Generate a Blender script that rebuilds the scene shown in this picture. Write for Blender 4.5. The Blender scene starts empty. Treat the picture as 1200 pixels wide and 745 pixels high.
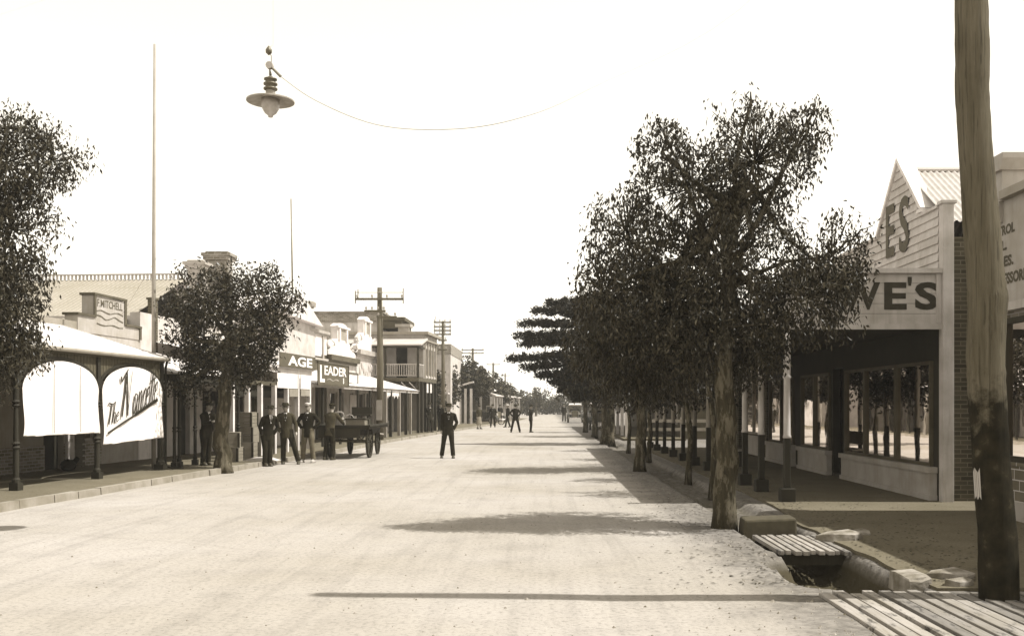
import bpy, math, random
from mathutils import Vector, Matrix
from math import sin, cos, pi, radians as R
random.seed(7)
SC = bpy.context.scene
COL = SC.collection
H, F0, CX, HY = 1.65, 1150.0, 636.0, 475.0      # eye height, focal length in photo pixels, vanishing point

# ------------------------------------------------------------------ mesh builder
class MB:
    def __init__(s): s.v = []; s.f = []
    def add(s, vs, fs):
        b = len(s.v); s.v += [tuple(p) for p in vs]; s.f += [tuple(b+i for i in f) for f in fs]; return s
    def box(s, x0, x1, y0, y1, z0, z1):
        return s.add([(x0,y0,z0),(x1,y0,z0),(x1,y1,z0),(x0,y1,z0),(x0,y0,z1),(x1,y0,z1),(x1,y1,z1),(x0,y1,z1)],
                     [(0,3,2,1),(4,5,6,7),(0,1,5,4),(1,2,6,5),(2,3,7,6),(3,0,4,7)])
    def quad(s, *p): return s.add(p, [tuple(range(len(p)))])
    def prism(s, poly, axis, d0, d1):
        # poly of 2-D points; axis 'x' -> (d, a, b); 'y' -> (a, d, b); 'z' -> (a, b, d)
        def m(p, d): return {'x': (d,p[0],p[1]), 'y': (p[0],d,p[1]), 'z': (p[0],p[1],d)}[axis]
        n = len(poly)
        vs = [m(p,d0) for p in poly]+[m(p,d1) for p in poly]
        fs = [tuple(range(n-1,-1,-1)), tuple(range(n,2*n))]
        for i in range(n): fs.append((i,(i+1)%n,n+(i+1)%n,n+i))
        return s.add(vs, fs)
    def loft(s, rings, cap=True):
        n = len(rings[0]); vs = [p for r in rings for p in r]; fs = []
        for k in range(len(rings)-1):
            for i in range(n):
                j = (i+1) % n; fs.append((k*n+i, k*n+j, (k+1)*n+j, (k+1)*n+i))
        if cap: fs += [tuple(range(n-1,-1,-1)), tuple(range((len(rings)-1)*n, len(rings)*n))]
        return s.add(vs, fs)
    def tube(s, pts, rad, n=8, jitter=0, cap=True):
        pts = [Vector(p) for p in pts]
        if not isinstance(rad, (list, tuple)): rad = [rad]*len(pts)
        rings = []; prev = None
        for i, p in enumerate(pts):
            d = (pts[min(i+1,len(pts)-1)]-pts[max(i-1,0)])
            d = d.normalized() if d.length > 1e-9 else Vector((0,0,1))
            if prev is None:
                a = Vector((0,0,1)) if abs(d.z) < .9 else Vector((1,0,0))
                x = d.cross(a).normalized()
            else:
                x = (prev - d*prev.dot(d)).normalized()
            prev = x; y = d.cross(x)
            rings.append([p+(x*cos(2*pi*k/n)+y*sin(2*pi*k/n))*rad[i]*(1+random.uniform(-jitter,jitter)) for k in range(n)])
        return s.loft(rings, cap)
    def lathe(s, prof, c=(0,0,0), n=12):
        rings = [[(c[0]+r*cos(2*pi*k/n), c[1]+r*sin(2*pi*k/n), c[2]+z) for k in range(n)] for r, z in prof]
        return s.loft(rings)
    def ell(s, c, r, n=10, m=6):
        rings = []
        for j in range(m+1):
            a = -pi/2+pi*j/m; q = max(cos(a), .02)
            rings.append([(c[0]+r[0]*q*cos(2*pi*k/n), c[1]+r[1]*q*sin(2*pi*k/n), c[2]+r[2]*sin(a)) for k in range(n)])
        return s.loft(rings)
    def mesh(s, name, off=(0,0,0)):
        me = bpy.data.meshes.new(name)
        me.from_pydata([(a-off[0], b-off[1], c-off[2]) for a,b,c in s.v], [], s.f); me.update(); return me

def link(o): COL.objects.link(o); return o
def props(o, label=None, cat=None, group=None, kind=None):
    for k, v in (('label',label),('category',cat),('group',group),('kind',kind)):
        if v: o[k] = v
    return o
def fix(me):
    import bmesh
    bm = bmesh.new(); bm.from_mesh(me); bmesh.ops.recalc_face_normals(bm, faces=bm.faces); bm.to_mesh(me); bm.free()

# the left side of the street runs 4 degrees off the right one: its own frame (x = towards the road, y = along the street)
A = math.atan(.0692)
UX, UY = sin(A), cos(A)
OX, OY = -9.5-17.7*UX, 17.7-17.7*UY
def LW(x, y): return (OX + x*cos(A)+y*UX, OY - x*sin(A)+y*UY)

class Thing:
    def __init__(s, name, label, cat, org=(0,0,0), frame='W', group=None, rz=0):
        o = bpy.data.objects.new(name, None); o.empty_display_size = .2; link(o)
        s.org = org
        if frame == 'L':
            x, y = LW(org[0], org[1]); o.location = (x, y, org[2]); o.rotation_euler = (0,0,-A)
        else:
            o.location = org; o.rotation_euler = (0,0,rz)
        props(o, label, cat, group); s.o = o
    def part(s, name, mb, mat, parent=None, label=None, kind=None, smooth=False, bevel=0, rec=True):
        me = mb.mesh(name, s.org) if isinstance(mb, MB) else mb
        if rec: fix(me)
        me.materials.append(mat)
        if smooth: me.polygons.foreach_set('use_smooth', [True]*len(me.polygons))
        o = bpy.data.objects.new(name, me); link(o); o.parent = parent or s.o
        if bevel:
            m = o.modifiers.new('b','BEVEL'); m.width = bevel; m.segments = 2; m.limit_method = 'ANGLE'
        props(o, label, kind=kind); return o
def single(name, mb, mat, label=None, cat=None, group=None, kind=None, org=(0,0,0), smooth=False, bevel=0, rz=0, rec=True):
    me = mb.mesh(name, org)
    if rec: fix(me)
    me.materials.append(mat)
    if smooth: me.polygons.foreach_set('use_smooth', [True]*len(me.polygons))
    o = bpy.data.objects.new(name, me); o.location = org; o.rotation_euler[2] = rz; link(o)
    if bevel:
        m = o.modifiers.new('b','BEVEL'); m.width = bevel; m.segments = 2
    return props(o, label, cat, group, kind)
def copy_tree(o, parent=None):
    c = o.copy(); link(c); c.parent = parent
    for ch in list(o.children): copy_tree(ch, c)
    return c

# ------------------------------------------------------------------ materials (the photograph is a sepia print)
def tone(v):
    f = min(1, v/.42); return (min(1,v*1.05), min(1,v*(.87+.105*f)), min(1,v*(.48+.44*f)), 1)
class Mat:
    def __init__(s, name, rough=.8, spec=.3):
        s.m = bpy.data.materials.new(name); s.m.use_nodes = True
        s.t = s.m.node_tree; s.n = s.t.nodes; s.l = s.t.links
        s.b = s.n['Principled BSDF']; s.b.inputs['Roughness'].default_value = rough
        s.b.inputs['Specular IOR Level'].default_value = spec
        s.tc = s.n.new('ShaderNodeTexCoord')
    def mp(s, scale=(1,1,1), src='Object'):
        q = s.n.new('ShaderNodeMapping'); q.inputs['Scale'].default_value = scale
        s.l.new(s.tc.outputs[src], q.inputs['Vector']); return q.outputs[0]
    def noise(s, sc, det=6, vec=None, rough=.55):
        q = s.n.new('ShaderNodeTexNoise'); q.inputs['Scale'].default_value = sc; q.inputs['Detail'].default_value = det
        q.inputs['Roughness'].default_value = rough
        s.l.new(vec if vec is not None else s.mp(), q.inputs['Vector']); return q.outputs['Fac']
    def ramp(s, fac, stops, grey=False):
        q = s.n.new('ShaderNodeValToRGB'); e = q.color_ramp.elements
        while len(e) < len(stops): e.new(.5)
        for k, (p, v) in enumerate(stops):
            e[k].position = p; e[k].color = v if isinstance(v, tuple) else (v,v,v,1) if grey else tone(v)
        s.l.new(fac, q.inputs[0]); return q.outputs[0]
    def mix(s, fac, a, b, mode='MIX'):
        q = s.n.new('ShaderNodeMix'); q.data_type = 'RGBA'; q.blend_type = mode
        for i, x in ((0,fac),(6,a),(7,b)):
            if hasattr(x, 'is_linked'): s.l.new(x, q.inputs[i])
            else: q.inputs[i].default_value = x
        return q.outputs[2]
    def math(s, op, a, b=0.):
        q = s.n.new('ShaderNodeMath'); q.operation = op
        for i, x in enumerate((a, b)):
            if hasattr(x, 'is_linked'): s.l.new(x, q.inputs[i])
            else: q.inputs[i].default_value = x
        return q.outputs[0]
    def sep(s, vec):
        q = s.n.new('ShaderNodeSeparateXYZ'); s.l.new(vec, q.inputs[0]); return q.outputs
    def col(s, c): s.l.new(c, s.b.inputs['Base Color'])
    def bump(s, h, st=.3, dist=.01):
        q = s.n.new('ShaderNodeBump'); q.inputs['Strength'].default_value = st; q.inputs['Distance'].default_value = dist
        s.l.new(h, q.inputs['Height']); s.l.new(q.outputs[0], s.b.inputs['Normal'])

def paint(name, v, var=.18, rough=.75, sc=2.2, grime=.35):
    m = Mat(name, rough)
    a = m.noise(sc, 7); b = m.noise(1.2, 5, m.mp((9,9,1.1)))
    c = m.ramp(a, [(.3, v*(1-var)), (.7, v*(1+var*.5))])
    c2 = m.mix(m.ramp(b, [(.5,(0,0,0,1)),(.85,(grime,grime,grime,1))]), c, tone(v*.45))
    m.col(c2); m.bump(m.noise(40, 4), .15, .004); return m.m
def wood(name, v, axis=2, rough=.85, per=False):
    m = Mat(name, rough); sc = [22,22,22]; sc[axis] = 1.3
    g = m.noise(1.6, 8, m.mp(tuple(sc)), .65)
    c = m.mix(.5, m.ramp(g, [(.3, v*.55), (.72, v*1.25)]), m.ramp(m.noise(1.5, 4), [(.3, v*.7), (.7, v*1.15)]))
    if per:
        oi = m.n.new('ShaderNodeObjectInfo'); c = m.mix(1., c, m.ramp(oi.outputs['Random'], [(0,.5),(1,1.)], True), 'MULTIPLY')
        c = m.mix(1., c, m.ramp(m.noise(4, 7, m.mp((3,1,1)), .7), [(.36,.3),(.46,1.)], True), 'MULTIPLY')
    m.col(c)
    m.bump(g, .6, .006); return m.m
def brick(name, v, mortar, sx=1.0, w=.23, h=.076, contrast=.35):
    m = Mat(name, .9)
    x, y, z = m.sep(m.mp())
    cb = m.n.new('ShaderNodeCombineXYZ'); m.l.new(m.math('ADD', x, y), cb.inputs[0]); m.l.new(z, cb.inputs[1])
    q = m.n.new('ShaderNodeTexBrick'); m.l.new(cb.outputs[0], q.inputs['Vector'])
    q.inputs['Color1'].default_value = tone(v*(1-contrast)); q.inputs['Color2'].default_value = tone(v*(1+contrast)); q.inputs['Mortar'].default_value = tone(mortar)
    q.inputs['Scale'].default_value = 1; q.inputs['Mortar Size'].default_value = .008; q.inputs['Brick Width'].default_value = w; q.inputs['Row Height'].default_value = h
    n = m.noise(3, 6)
    m.col(m.mix(.5, q.outputs['Color'], m.mix(1., q.outputs['Color'], m.ramp(n, [(.3,.5),(.7,1.)], True), 'MULTIPLY')))
    m.bump(q.outputs['Fac'], -.6, .008); return m.m
def leafmat(name, v, rough=.45, tr=.1):
    m = Mat(name, rough, .2)
    g = m.n.new('ShaderNodeNewGeometry')
    m.col(m.ramp(g.outputs['Random Per Island'], [(0, v*.55), (.6, v*1.1), (1, v*1.9)]))
    return m.m
def bark(name, v):
    m = Mat(name, .95, .1)
    a = m.noise(1.3, 8, m.mp((14,14,2.2)), .7); b = m.noise(4.5, 6, m.mp((1.6,1.6,.55)), .65)
    m.col(m.mix(m.ramp(b, [(.5,(0,0,0,1)),(.55,(1,1,1,1))]), m.ramp(a, [(.3, v*.4), (.7, v*1.3)]), m.ramp(a, [(.3, v*.9),(.7, v*3.2)])))
    m.bump(a, 1., .03); return m.m
def plain(name, v, rough=.8, spec=.3, metal=0):
    m = Mat(name, rough, spec); m.b.inputs['Metallic'].default_value = metal
    m.col(m.ramp(m.noise(9, 5), [(.3, v*.75), (.7, v*1.2)])); return m.m
def cloth(name, v):
    m = Mat(name, .95, .1); n = m.noise(7, 5)
    m.col(m.ramp(n, [(.3, v*.7), (.7, v*1.3)])); m.bump(m.noise(5, 3), .5, .03); return m.m
def tin(name, v, rough=.5):
    m = Mat(name, rough, .4)
    a = m.noise(.9, 6); b = m.noise(1.5, 6, m.mp((.7,6,.7)))
    m.col(m.mix(.5, m.ramp(a, [(.3, v*.8), (.7, v*1.12)]), m.ramp(b, [(.35, v*.75), (.65, v*1.1)]))); return m.m
def glassmat(name):
    m = Mat(name); t = m.n.new('ShaderNodeBsdfTransparent'); g = m.n.new('ShaderNodeBsdfGlossy'); g.inputs['Roughness'].default_value = .02
    t.inputs[0].default_value = (.3,.28,.22,1); g.inputs[0].default_value = tone(.9)
    fr = m.n.new('ShaderNodeFresnel'); fr.inputs[0].default_value = 1.42
    nb = m.n.new('ShaderNodeBump'); nb.inputs['Strength'].default_value = .05; nb.inputs['Distance'].default_value = .02
    m.l.new(m.noise(1.5, 2), nb.inputs['Height']); m.l.new(nb.outputs[0], g.inputs['Normal'])
    mx = m.n.new('ShaderNodeMixShader'); m.l.new(fr.outputs[0], mx.inputs[0]); m.l.new(t.outputs[0], mx.inputs[1]); m.l.new(g.outputs[0], mx.inputs[2])
    m.l.new(mx.outputs[0], m.n['Material Output'].inputs['Surface']); return m.m

M = {}
M['white'] = paint('white_paint', .67, .2, .75, 2.2, .5); M['cream'] = paint('cream_paint', .48, .24, .75, 2.2, .55); M['grey'] = paint('grey_paint', .28)
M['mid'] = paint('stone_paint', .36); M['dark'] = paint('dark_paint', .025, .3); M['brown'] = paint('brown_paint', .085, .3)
M['blind'] = paint('canvas_blind', .74, .1, 1.6, 1., .22); M['letter'] = plain('sign_lettering', .035, .7)
M['letterW'] = plain('white_lettering', .8, .7); M['signdark'] = paint('dark_sign_board', .1, .25)
M['letterG'] = plain('faded_lettering', .3, .8)
M['ridge'] = plain('ridge_lead', .3)
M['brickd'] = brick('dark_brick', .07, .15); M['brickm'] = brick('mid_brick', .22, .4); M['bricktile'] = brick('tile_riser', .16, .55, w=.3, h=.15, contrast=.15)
M['tin'] = tin('galvanised_iron', .45); M['tinlight'] = tin('bleached_iron', .58); M['tindark'] = tin('weathered_iron', .26)
M['wood'] = wood('grey_timber', .3); M['woodd'] = wood('dark_timber', .035); M['woody'] = wood('plank_timber', .34, 1, .85, True); M['crate'] = wood('crate_timber', .22, 0)
M['leaf'] = leafmat('gum_leaf', .034, .38); M['leaf2'] = leafmat('far_leaf', .05, .6); M['pine'] = leafmat('pine_needle', .02, .6)
M['bark'] = bark('gum_bark', .055); M['pole'] = None
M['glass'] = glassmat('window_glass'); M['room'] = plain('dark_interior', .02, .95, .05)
M['metal'] = plain('dark_metal', .12, .5, .4, .3); M['black'] = plain('black_enamel', .02, .35, .5); M['rubber'] = plain('rubber', .05, .85)
M['porc'] = plain('grey_porcelain', .3, .4); M['lampglass'] = plain('opal_glass', .42, .35)
M['skin'] = plain('skin', .3, .6); M['hair'] = plain('hair', .03, .8); M['suit'] = cloth('dark_suit', .018); M['suit2'] = cloth('grey_suit', .05)
M['shirt'] = cloth('white_shirt', .75); M['trouser'] = cloth('dark_trousers', .02); M['trouser2'] = cloth('grey_trousers', .11); M['felt'] = cloth('felt_hat', .025); M['felt2'] = cloth('pale_hat', .4)
M['shoe'] = plain('leather_shoe', .05, .5); M['shoe2'] = plain('dusty_shoe', .35, .8); M['dress'] = cloth('print_dress', .2)
M['wire'] = plain('wire', .3); M['wicker'] = wood('wicker', .35); M['stone'] = None
def polemat():
    m = Mat('telegraph_pole_timber', .95, .1)
    a = m.noise(1.5, 9, m.mp((20,20,1.1)), .7); b = m.noise(2.4, 5, m.mp((1,1,.5)))
    base = m.mix(.5, m.ramp(a, [(.3,.06),(.5,.115),(.72,.19)]), m.ramp(b, [(.3,.06),(.7,.17)]))
    z = m.sep(m.mp())[2]
    e = m.math('ADD', z, m.math('MULTIPLY', m.noise(5.2, 8, None, .7), 1.5))
    f = m.ramp(e, [(.0,(1,1,1,1)),(1,(1,1,1,1))])
    g = m.n.new('ShaderNodeMapRange'); m.l.new(e, g.inputs[0]); g.inputs[1].default_value = 2.28; g.inputs[2].default_value = 2.6; g.inputs[3].default_value = 1; g.inputs[4].default_value = 0
    tar = m.ramp(m.noise(6, 6), [(.35,.012),(.62,.03),(.75,.1)])
    ck = m.noise(3.5, 3, m.mp((16,16,.5)), .5)
    base = m.mix(1., base, m.ramp(ck, [(.34,.6),(.44,1.)], True), 'MULTIPLY')
    m.col(m.mix(g.outputs[0], base, tar)); m.bump(a, 1., .03); return m.m
M['pole'] = polemat()
def stonemat():
    m = Mat('sandstone', .95, .1); n = m.noise(5, 8); m.col(m.ramp(n, [(.3,.1),(.7,.34)])); m.bump(n, .8, .04); return m.m
M['stone'] = stonemat(); M['roofiron'] = tin('shop_roof_iron', .4); M['darkstone'] = plain('dark_bluestone', .07, .95); M['polefar'] = wood('old_pole_timber', .11)
def groundmat():
    m = Mat('dry_earth', .97, .08)
    v = m.mp()
    big = m.noise(.22, 5, v); med = m.noise(1.7, 7, v, .6); fine = m.noise(22, 6, v, .7)
    track = m.noise(1.5, 7, m.mp((3.2,.13,1)), .65)
    c = m.ramp(big, [(.3,.30),(.7,.385)])
    c = m.mix(.45, c, m.ramp(med, [(.25,.6),(.5,.95),(.75,1.)], True), 'MULTIPLY')
    c = m.mix(.32, c, m.ramp(track, [(.32,.55),(.5,.95),(.7,1.)], True), 'MULTIPLY')
    c = m.mix(.8, c, m.ramp(fine, [(.28,.45),(.5,.95),(.8,1.)], True), 'MULTIPLY')
    # gravelly verge with leaf litter, the shade there put into its colour, towards the right-hand row of trees
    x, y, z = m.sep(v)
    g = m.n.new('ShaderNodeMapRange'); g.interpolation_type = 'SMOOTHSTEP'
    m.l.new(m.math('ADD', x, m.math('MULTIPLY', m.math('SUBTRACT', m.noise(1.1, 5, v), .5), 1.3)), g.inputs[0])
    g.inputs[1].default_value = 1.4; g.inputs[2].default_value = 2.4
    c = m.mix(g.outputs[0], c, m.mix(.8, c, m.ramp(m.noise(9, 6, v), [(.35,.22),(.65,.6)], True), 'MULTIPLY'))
    # shade of the sunken drain put into the colour by depth; scattered dung and straw on the road
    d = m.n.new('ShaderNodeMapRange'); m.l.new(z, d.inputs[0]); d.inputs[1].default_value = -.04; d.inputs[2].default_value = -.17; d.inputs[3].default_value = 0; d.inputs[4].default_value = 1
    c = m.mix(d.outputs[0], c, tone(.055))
    sp = m.noise(3.1, 9, v, .75); c = m.mix(m.ramp(sp, [(.66,(0,0,0,1)),(.74,(.5,.5,.5,1))]), c, tone(.12))
    m.col(c)
    m.bump(m.math('ADD', med, m.math('MULTIPLY', fine, .35)), .7, .03); return m.m
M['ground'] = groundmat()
def pathmat():
    m = Mat('asphalt_path', .95, .1); a = m.noise(1.2, 7); b = m.noise(30, 5)
    m.col(m.mix(.5, m.ramp(a, [(.3,.10),(.7,.16)]), m.ramp(b, [(.3,.06),(.7,.17)]))); m.bump(b, .4, .01); return m.m
M['path'] = pathmat()
M['kerb'] = paint('kerb_stone', .26, .35)

# ------------------------------------------------------------------ lettering
def text_mesh(body, h, bold=.0, shear=0., depth=.006, space=1., width=None):
    c = bpy.data.curves.new('t','FONT'); c.body = body; c.size = 1; c.offset = bold; c.shear = shear; c.extrude = 0; c.space_character = space; c.resolution_u = 3
    o = bpy.data.objects.new('t', c); link(o)
    dg = bpy.context.evaluated_depsgraph_get(); me = bpy.data.meshes.new_from_object(o.evaluated_get(dg))
    pts = [tuple(v.co) for v in me.vertices]; fs = [tuple(p.vertices) for p in me.polygons]
    bpy.data.objects.remove(o); bpy.data.curves.remove(c); bpy.data.meshes.remove(me)
    x0 = min(p[0] for p in pts); x1 = max(p[0] for p in pts); y0 = min(p[1] for p in pts); y1 = max(p[1] for p in pts)
    k = h/(y1-y0); kx = k if width is None else width/(x1-x0)
    return [((p[0]-x0)*kx, (p[1]-y0)*k) for p in pts], fs, (x1-x0)*kx
def put_text(body, h, org, right, up, bold=.0, shear=0., width=None, space=1., off=.004):
    """flat painted lettering, lifted `off` towards the viewer side"""
    pts, fs, w = text_mesh(body, h, bold, shear, width=width, space=space)
    r = Vector(right); u = Vector(up); n = r.cross(u).normalized(); o = Vector(org)+n*off
    mb = MB(); mb.add([tuple(o+r*p[0]+u*p[1]) for p in pts], fs); return mb
def stroke(mb, pts, w, fn, taper=True):
    # a brush stroke (flat ribbon) in 2-D, mapped by fn
    P = []
    for i in range(len(pts)-1):
        p0 = pts[max(i-1,0)]; p1 = pts[i]; p2 = pts[i+1]; p3 = pts[min(i+2,len(pts)-1)]
        for k in range(6):
            t = k/6; P.append(tuple(.5*((2*p1[j])+(-p0[j]+p2[j])*t+(2*p0[j]-5*p1[j]+4*p2[j]-p3[j])*t*t+(-p0[j]+3*p1[j]-3*p2[j]+p3[j])*t**3) for j in (0,1)))
    P.append(pts[-1]); vs = []; n = len(P)
    for i, p in enumerate(P):
        q0 = P[max(i-1,0)]; q1 = P[min(i+1,n-1)]; dx, dy = q1[0]-q0[0], q1[1]-q0[1]; L = math.hypot(dx,dy) or 1
        ww = w*(1. if dy < 0 else .62)*(.75 if taper and i in (0,n-1) else 1)
        vs += [fn(p[0]-dy/L*ww/2, p[1]+dx/L*ww/2), fn(p[0]+dy/L*ww/2, p[1]-dx/L*ww/2)]
    mb.add(vs, [(2*i,2*i+1,2*i+3,2*i+2) for i in range(n-1)])

# ------------------------------------------------------------------ surfaces
def corr(p0, du, dv, pitch=.076, amp=.011, nv=1):
    """corrugated sheet: ridges run along dv, repeat along du"""
    p0 = Vector(p0); du = Vector(du); dv = Vector(dv); n = du.cross(dv).normalized()
    L = du.length; k = max(4, int(L/pitch)*4); mb = MB(); vs = []; fs = []
    for i in range(k+1):
        h = amp*sin(2*pi*i/4*1.0+.3)
        for j in range(nv+1): vs.append(p0+du*(i/k)+dv*(j/nv)+n*h)
    for i in range(k):
        for j in range(nv): a = i*(nv+1)+j; fs.append((a, a+nv+1, a+nv+2, a+1))
    mb.add(vs, fs); return mb

# ------------------------------------------------------------------ trees
def leaves(mb, c, spread, n, ln, wd, hang, rnd):
    for _ in range(n):
        while True:
            o = Vector((rnd.uniform(-1,1), rnd.uniform(-1,1), rnd.uniform(-1,1)))
            if o.length < 1: break
        p = c+Vector((o.x*spread, o.y*spread, o.z*spread*1.25))
        d = Vector((rnd.gauss(0,.5), rnd.gauss(0,.5), rnd.gauss(-hang,.45))).normalized()
        s = d.cross(Vector((rnd.gauss(0,1), rnd.gauss(0,1), rnd.gauss(0,1)))).normalized()
        l = ln*rnd.uniform(.6,1.25); w = wd*rnd.uniform(.7,1.3)
        k = d.cross(s)*w*.4
        mb.add([p, p+d*l*.4+s*w+k, p+d*l, p+d*l*.4-s*w+k], [(0,1,2,3)])
def tree(name, label, base, trunk, r0, lobes, ln=.1, wd=.016, per=26, spread=.2, hang=1., seed=1, leaf='leaf', group='street trees', cat='tree', limbs=True, twigs=1.):
    """trunk: list of (dx,dy,z); lobes: (x,y,z,rx,ry,rz,n) relative to base"""
    rnd = random.Random(seed); st = random.getstate(); random.seed(seed)
    T = Thing(name, label, cat, (base[0], base[1], base[2] if len(base) > 2 else 0), group=group)
    B = Vector(T.org); mb = MB(); n = len(trunk)
    pts = []; rad = []
    for i in range(n-1):
        a = Vector(trunk[i]); b = Vector(trunk[i+1])
        for k in range(4):
            t = k/4; pts.append(B+a.lerp(b,t)); f = (i+t)/(n-1); rad.append(r0*((1-.55*f)+(.22*max(0,.06-f)/.06)))
    pts.append(B+Vector(trunk[-1])); rad.append(r0*.4)
    pts = [p+Vector((rnd.gauss(0,r0*.1), rnd.gauss(0,r0*.1), 0)) if i else p-Vector((0,0,.1)) for i, p in enumerate(pts)]
    mb.tube(pts, rad, 12, .07)
    crown = MB(); top = B+Vector(trunk[-1])
    for lb in lobes:
        c = B+Vector(lb[:3]); r = Vector(lb[3:6])
        if limbs:
            st0 = pts[rnd.randint(int(len(pts)*.6), len(pts)-1)]
            mid = st0.lerp(c, .5)+Vector((rnd.gauss(0,.3), rnd.gauss(0,.3), rnd.uniform(-.35,.1)))*min(1,r.x)
            mb.tube([st0, st0.lerp(mid,.35)+Vector((rnd.gauss(0,.05),0,.06)), st0.lerp(mid,.7)+Vector((rnd.gauss(0,.05),0,-.02)), mid, mid.lerp(c,.5)+Vector((rnd.gauss(0,.06),0,.05)), c, c+Vector((rnd.gauss(0,.2)*r.x, 0, r.z*.5))], [r0*.32, r0*.27, r0*.23, r0*.19, r0*.14, r0*.1, r0*.04], 7, .06)
        for _ in range(lb[6]):
            while True:
                o = Vector((rnd.uniform(-1,1), rnd.uniform(-1,1), rnd.uniform(-1,1)))
                if .0 < o.length < 1: break
            o = o.normalized()*(o.length**.7)*(1.22 if rnd.random() < .12 else 1)
            p = c+Vector((o.x*r.x, o.y*r.y, o.z*r.z))
            leaves(crown, p, spread*rnd.uniform(.6,1.3), int(per*rnd.uniform(.6,1.3)), ln, wd, hang, rnd)
            if rnd.random() < .3*twigs or (o.length > 1.02 and twigs > .5):
                s0 = c.lerp(p, rnd.uniform(.0,.4)); mb.tube([s0, s0.lerp(p,.5)+Vector((0,0,.06)), p], [r0*.08, r0*.05, r0*.03], 4)
    tr = T.part('trunk', mb, M['bark'], smooth=True)
    T.part('crown', crown, M[leaf], rec=False)
    random.setstate(st); return T

# ------------------------------------------------------------------ people
def remesh(mb, vox, name):
    me = mb.mesh(name+'_src'); o = bpy.data.objects.new('tmp', me); link(o)
    fix(me)
    m = o.modifiers.new('r','REMESH'); m.mode = 'VOXEL'; m.voxel_size = vox
    m2 = o.modifiers.new('s','SMOOTH'); m2.iterations = 2; m2.factor = .5
    dg = bpy.context.evaluated_depsgraph_get(); out = bpy.data.meshes.new_from_object(o.evaluated_get(dg))
    bpy.data.objects.remove(o); bpy.data.meshes.remove(me); out.name = name; return out
def ring(c, rx, ry, n=14): return [(c[0]+rx*cos(2*pi*k/n), c[1]+ry*sin(2*pi*k/n), c[2]) for k in range(n)]
def hand(mb, w, d, side):
    """palm and five separate, gently curled fingers at wrist w pointing along d"""
    w = Vector(w); d = Vector(d).normalized(); fwd = Vector((0,-1,0)); fwd = (fwd-d*fwd.dot(d)).normalized(); inn = d.cross(fwd)*side
    if inn.x*side > 0: inn = -inn
    mb.tube([w-d*.02, w+d*.03, w+d*.085], [.026,.034,.03], 8)
    for i, (o, l) in enumerate(((.031,.07),(.011,.08),(-.01,.074),(-.03,.058))):
        r = w+d*.078+fwd*o; t1 = r+d*l*.5+inn*.006; t2 = r+d*l+inn*.028
        mb.tube([r-d*.03, r, t1, t2], [.011,.0105,.0095,.008], 6)
    r = w+d*.025+fwd*.026; mb.tube([r-fwd*.01, r+fwd*.02+d*.028, r+fwd*.026+d*.062+inn*.01], [.014,.012,.009], 6)
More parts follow.
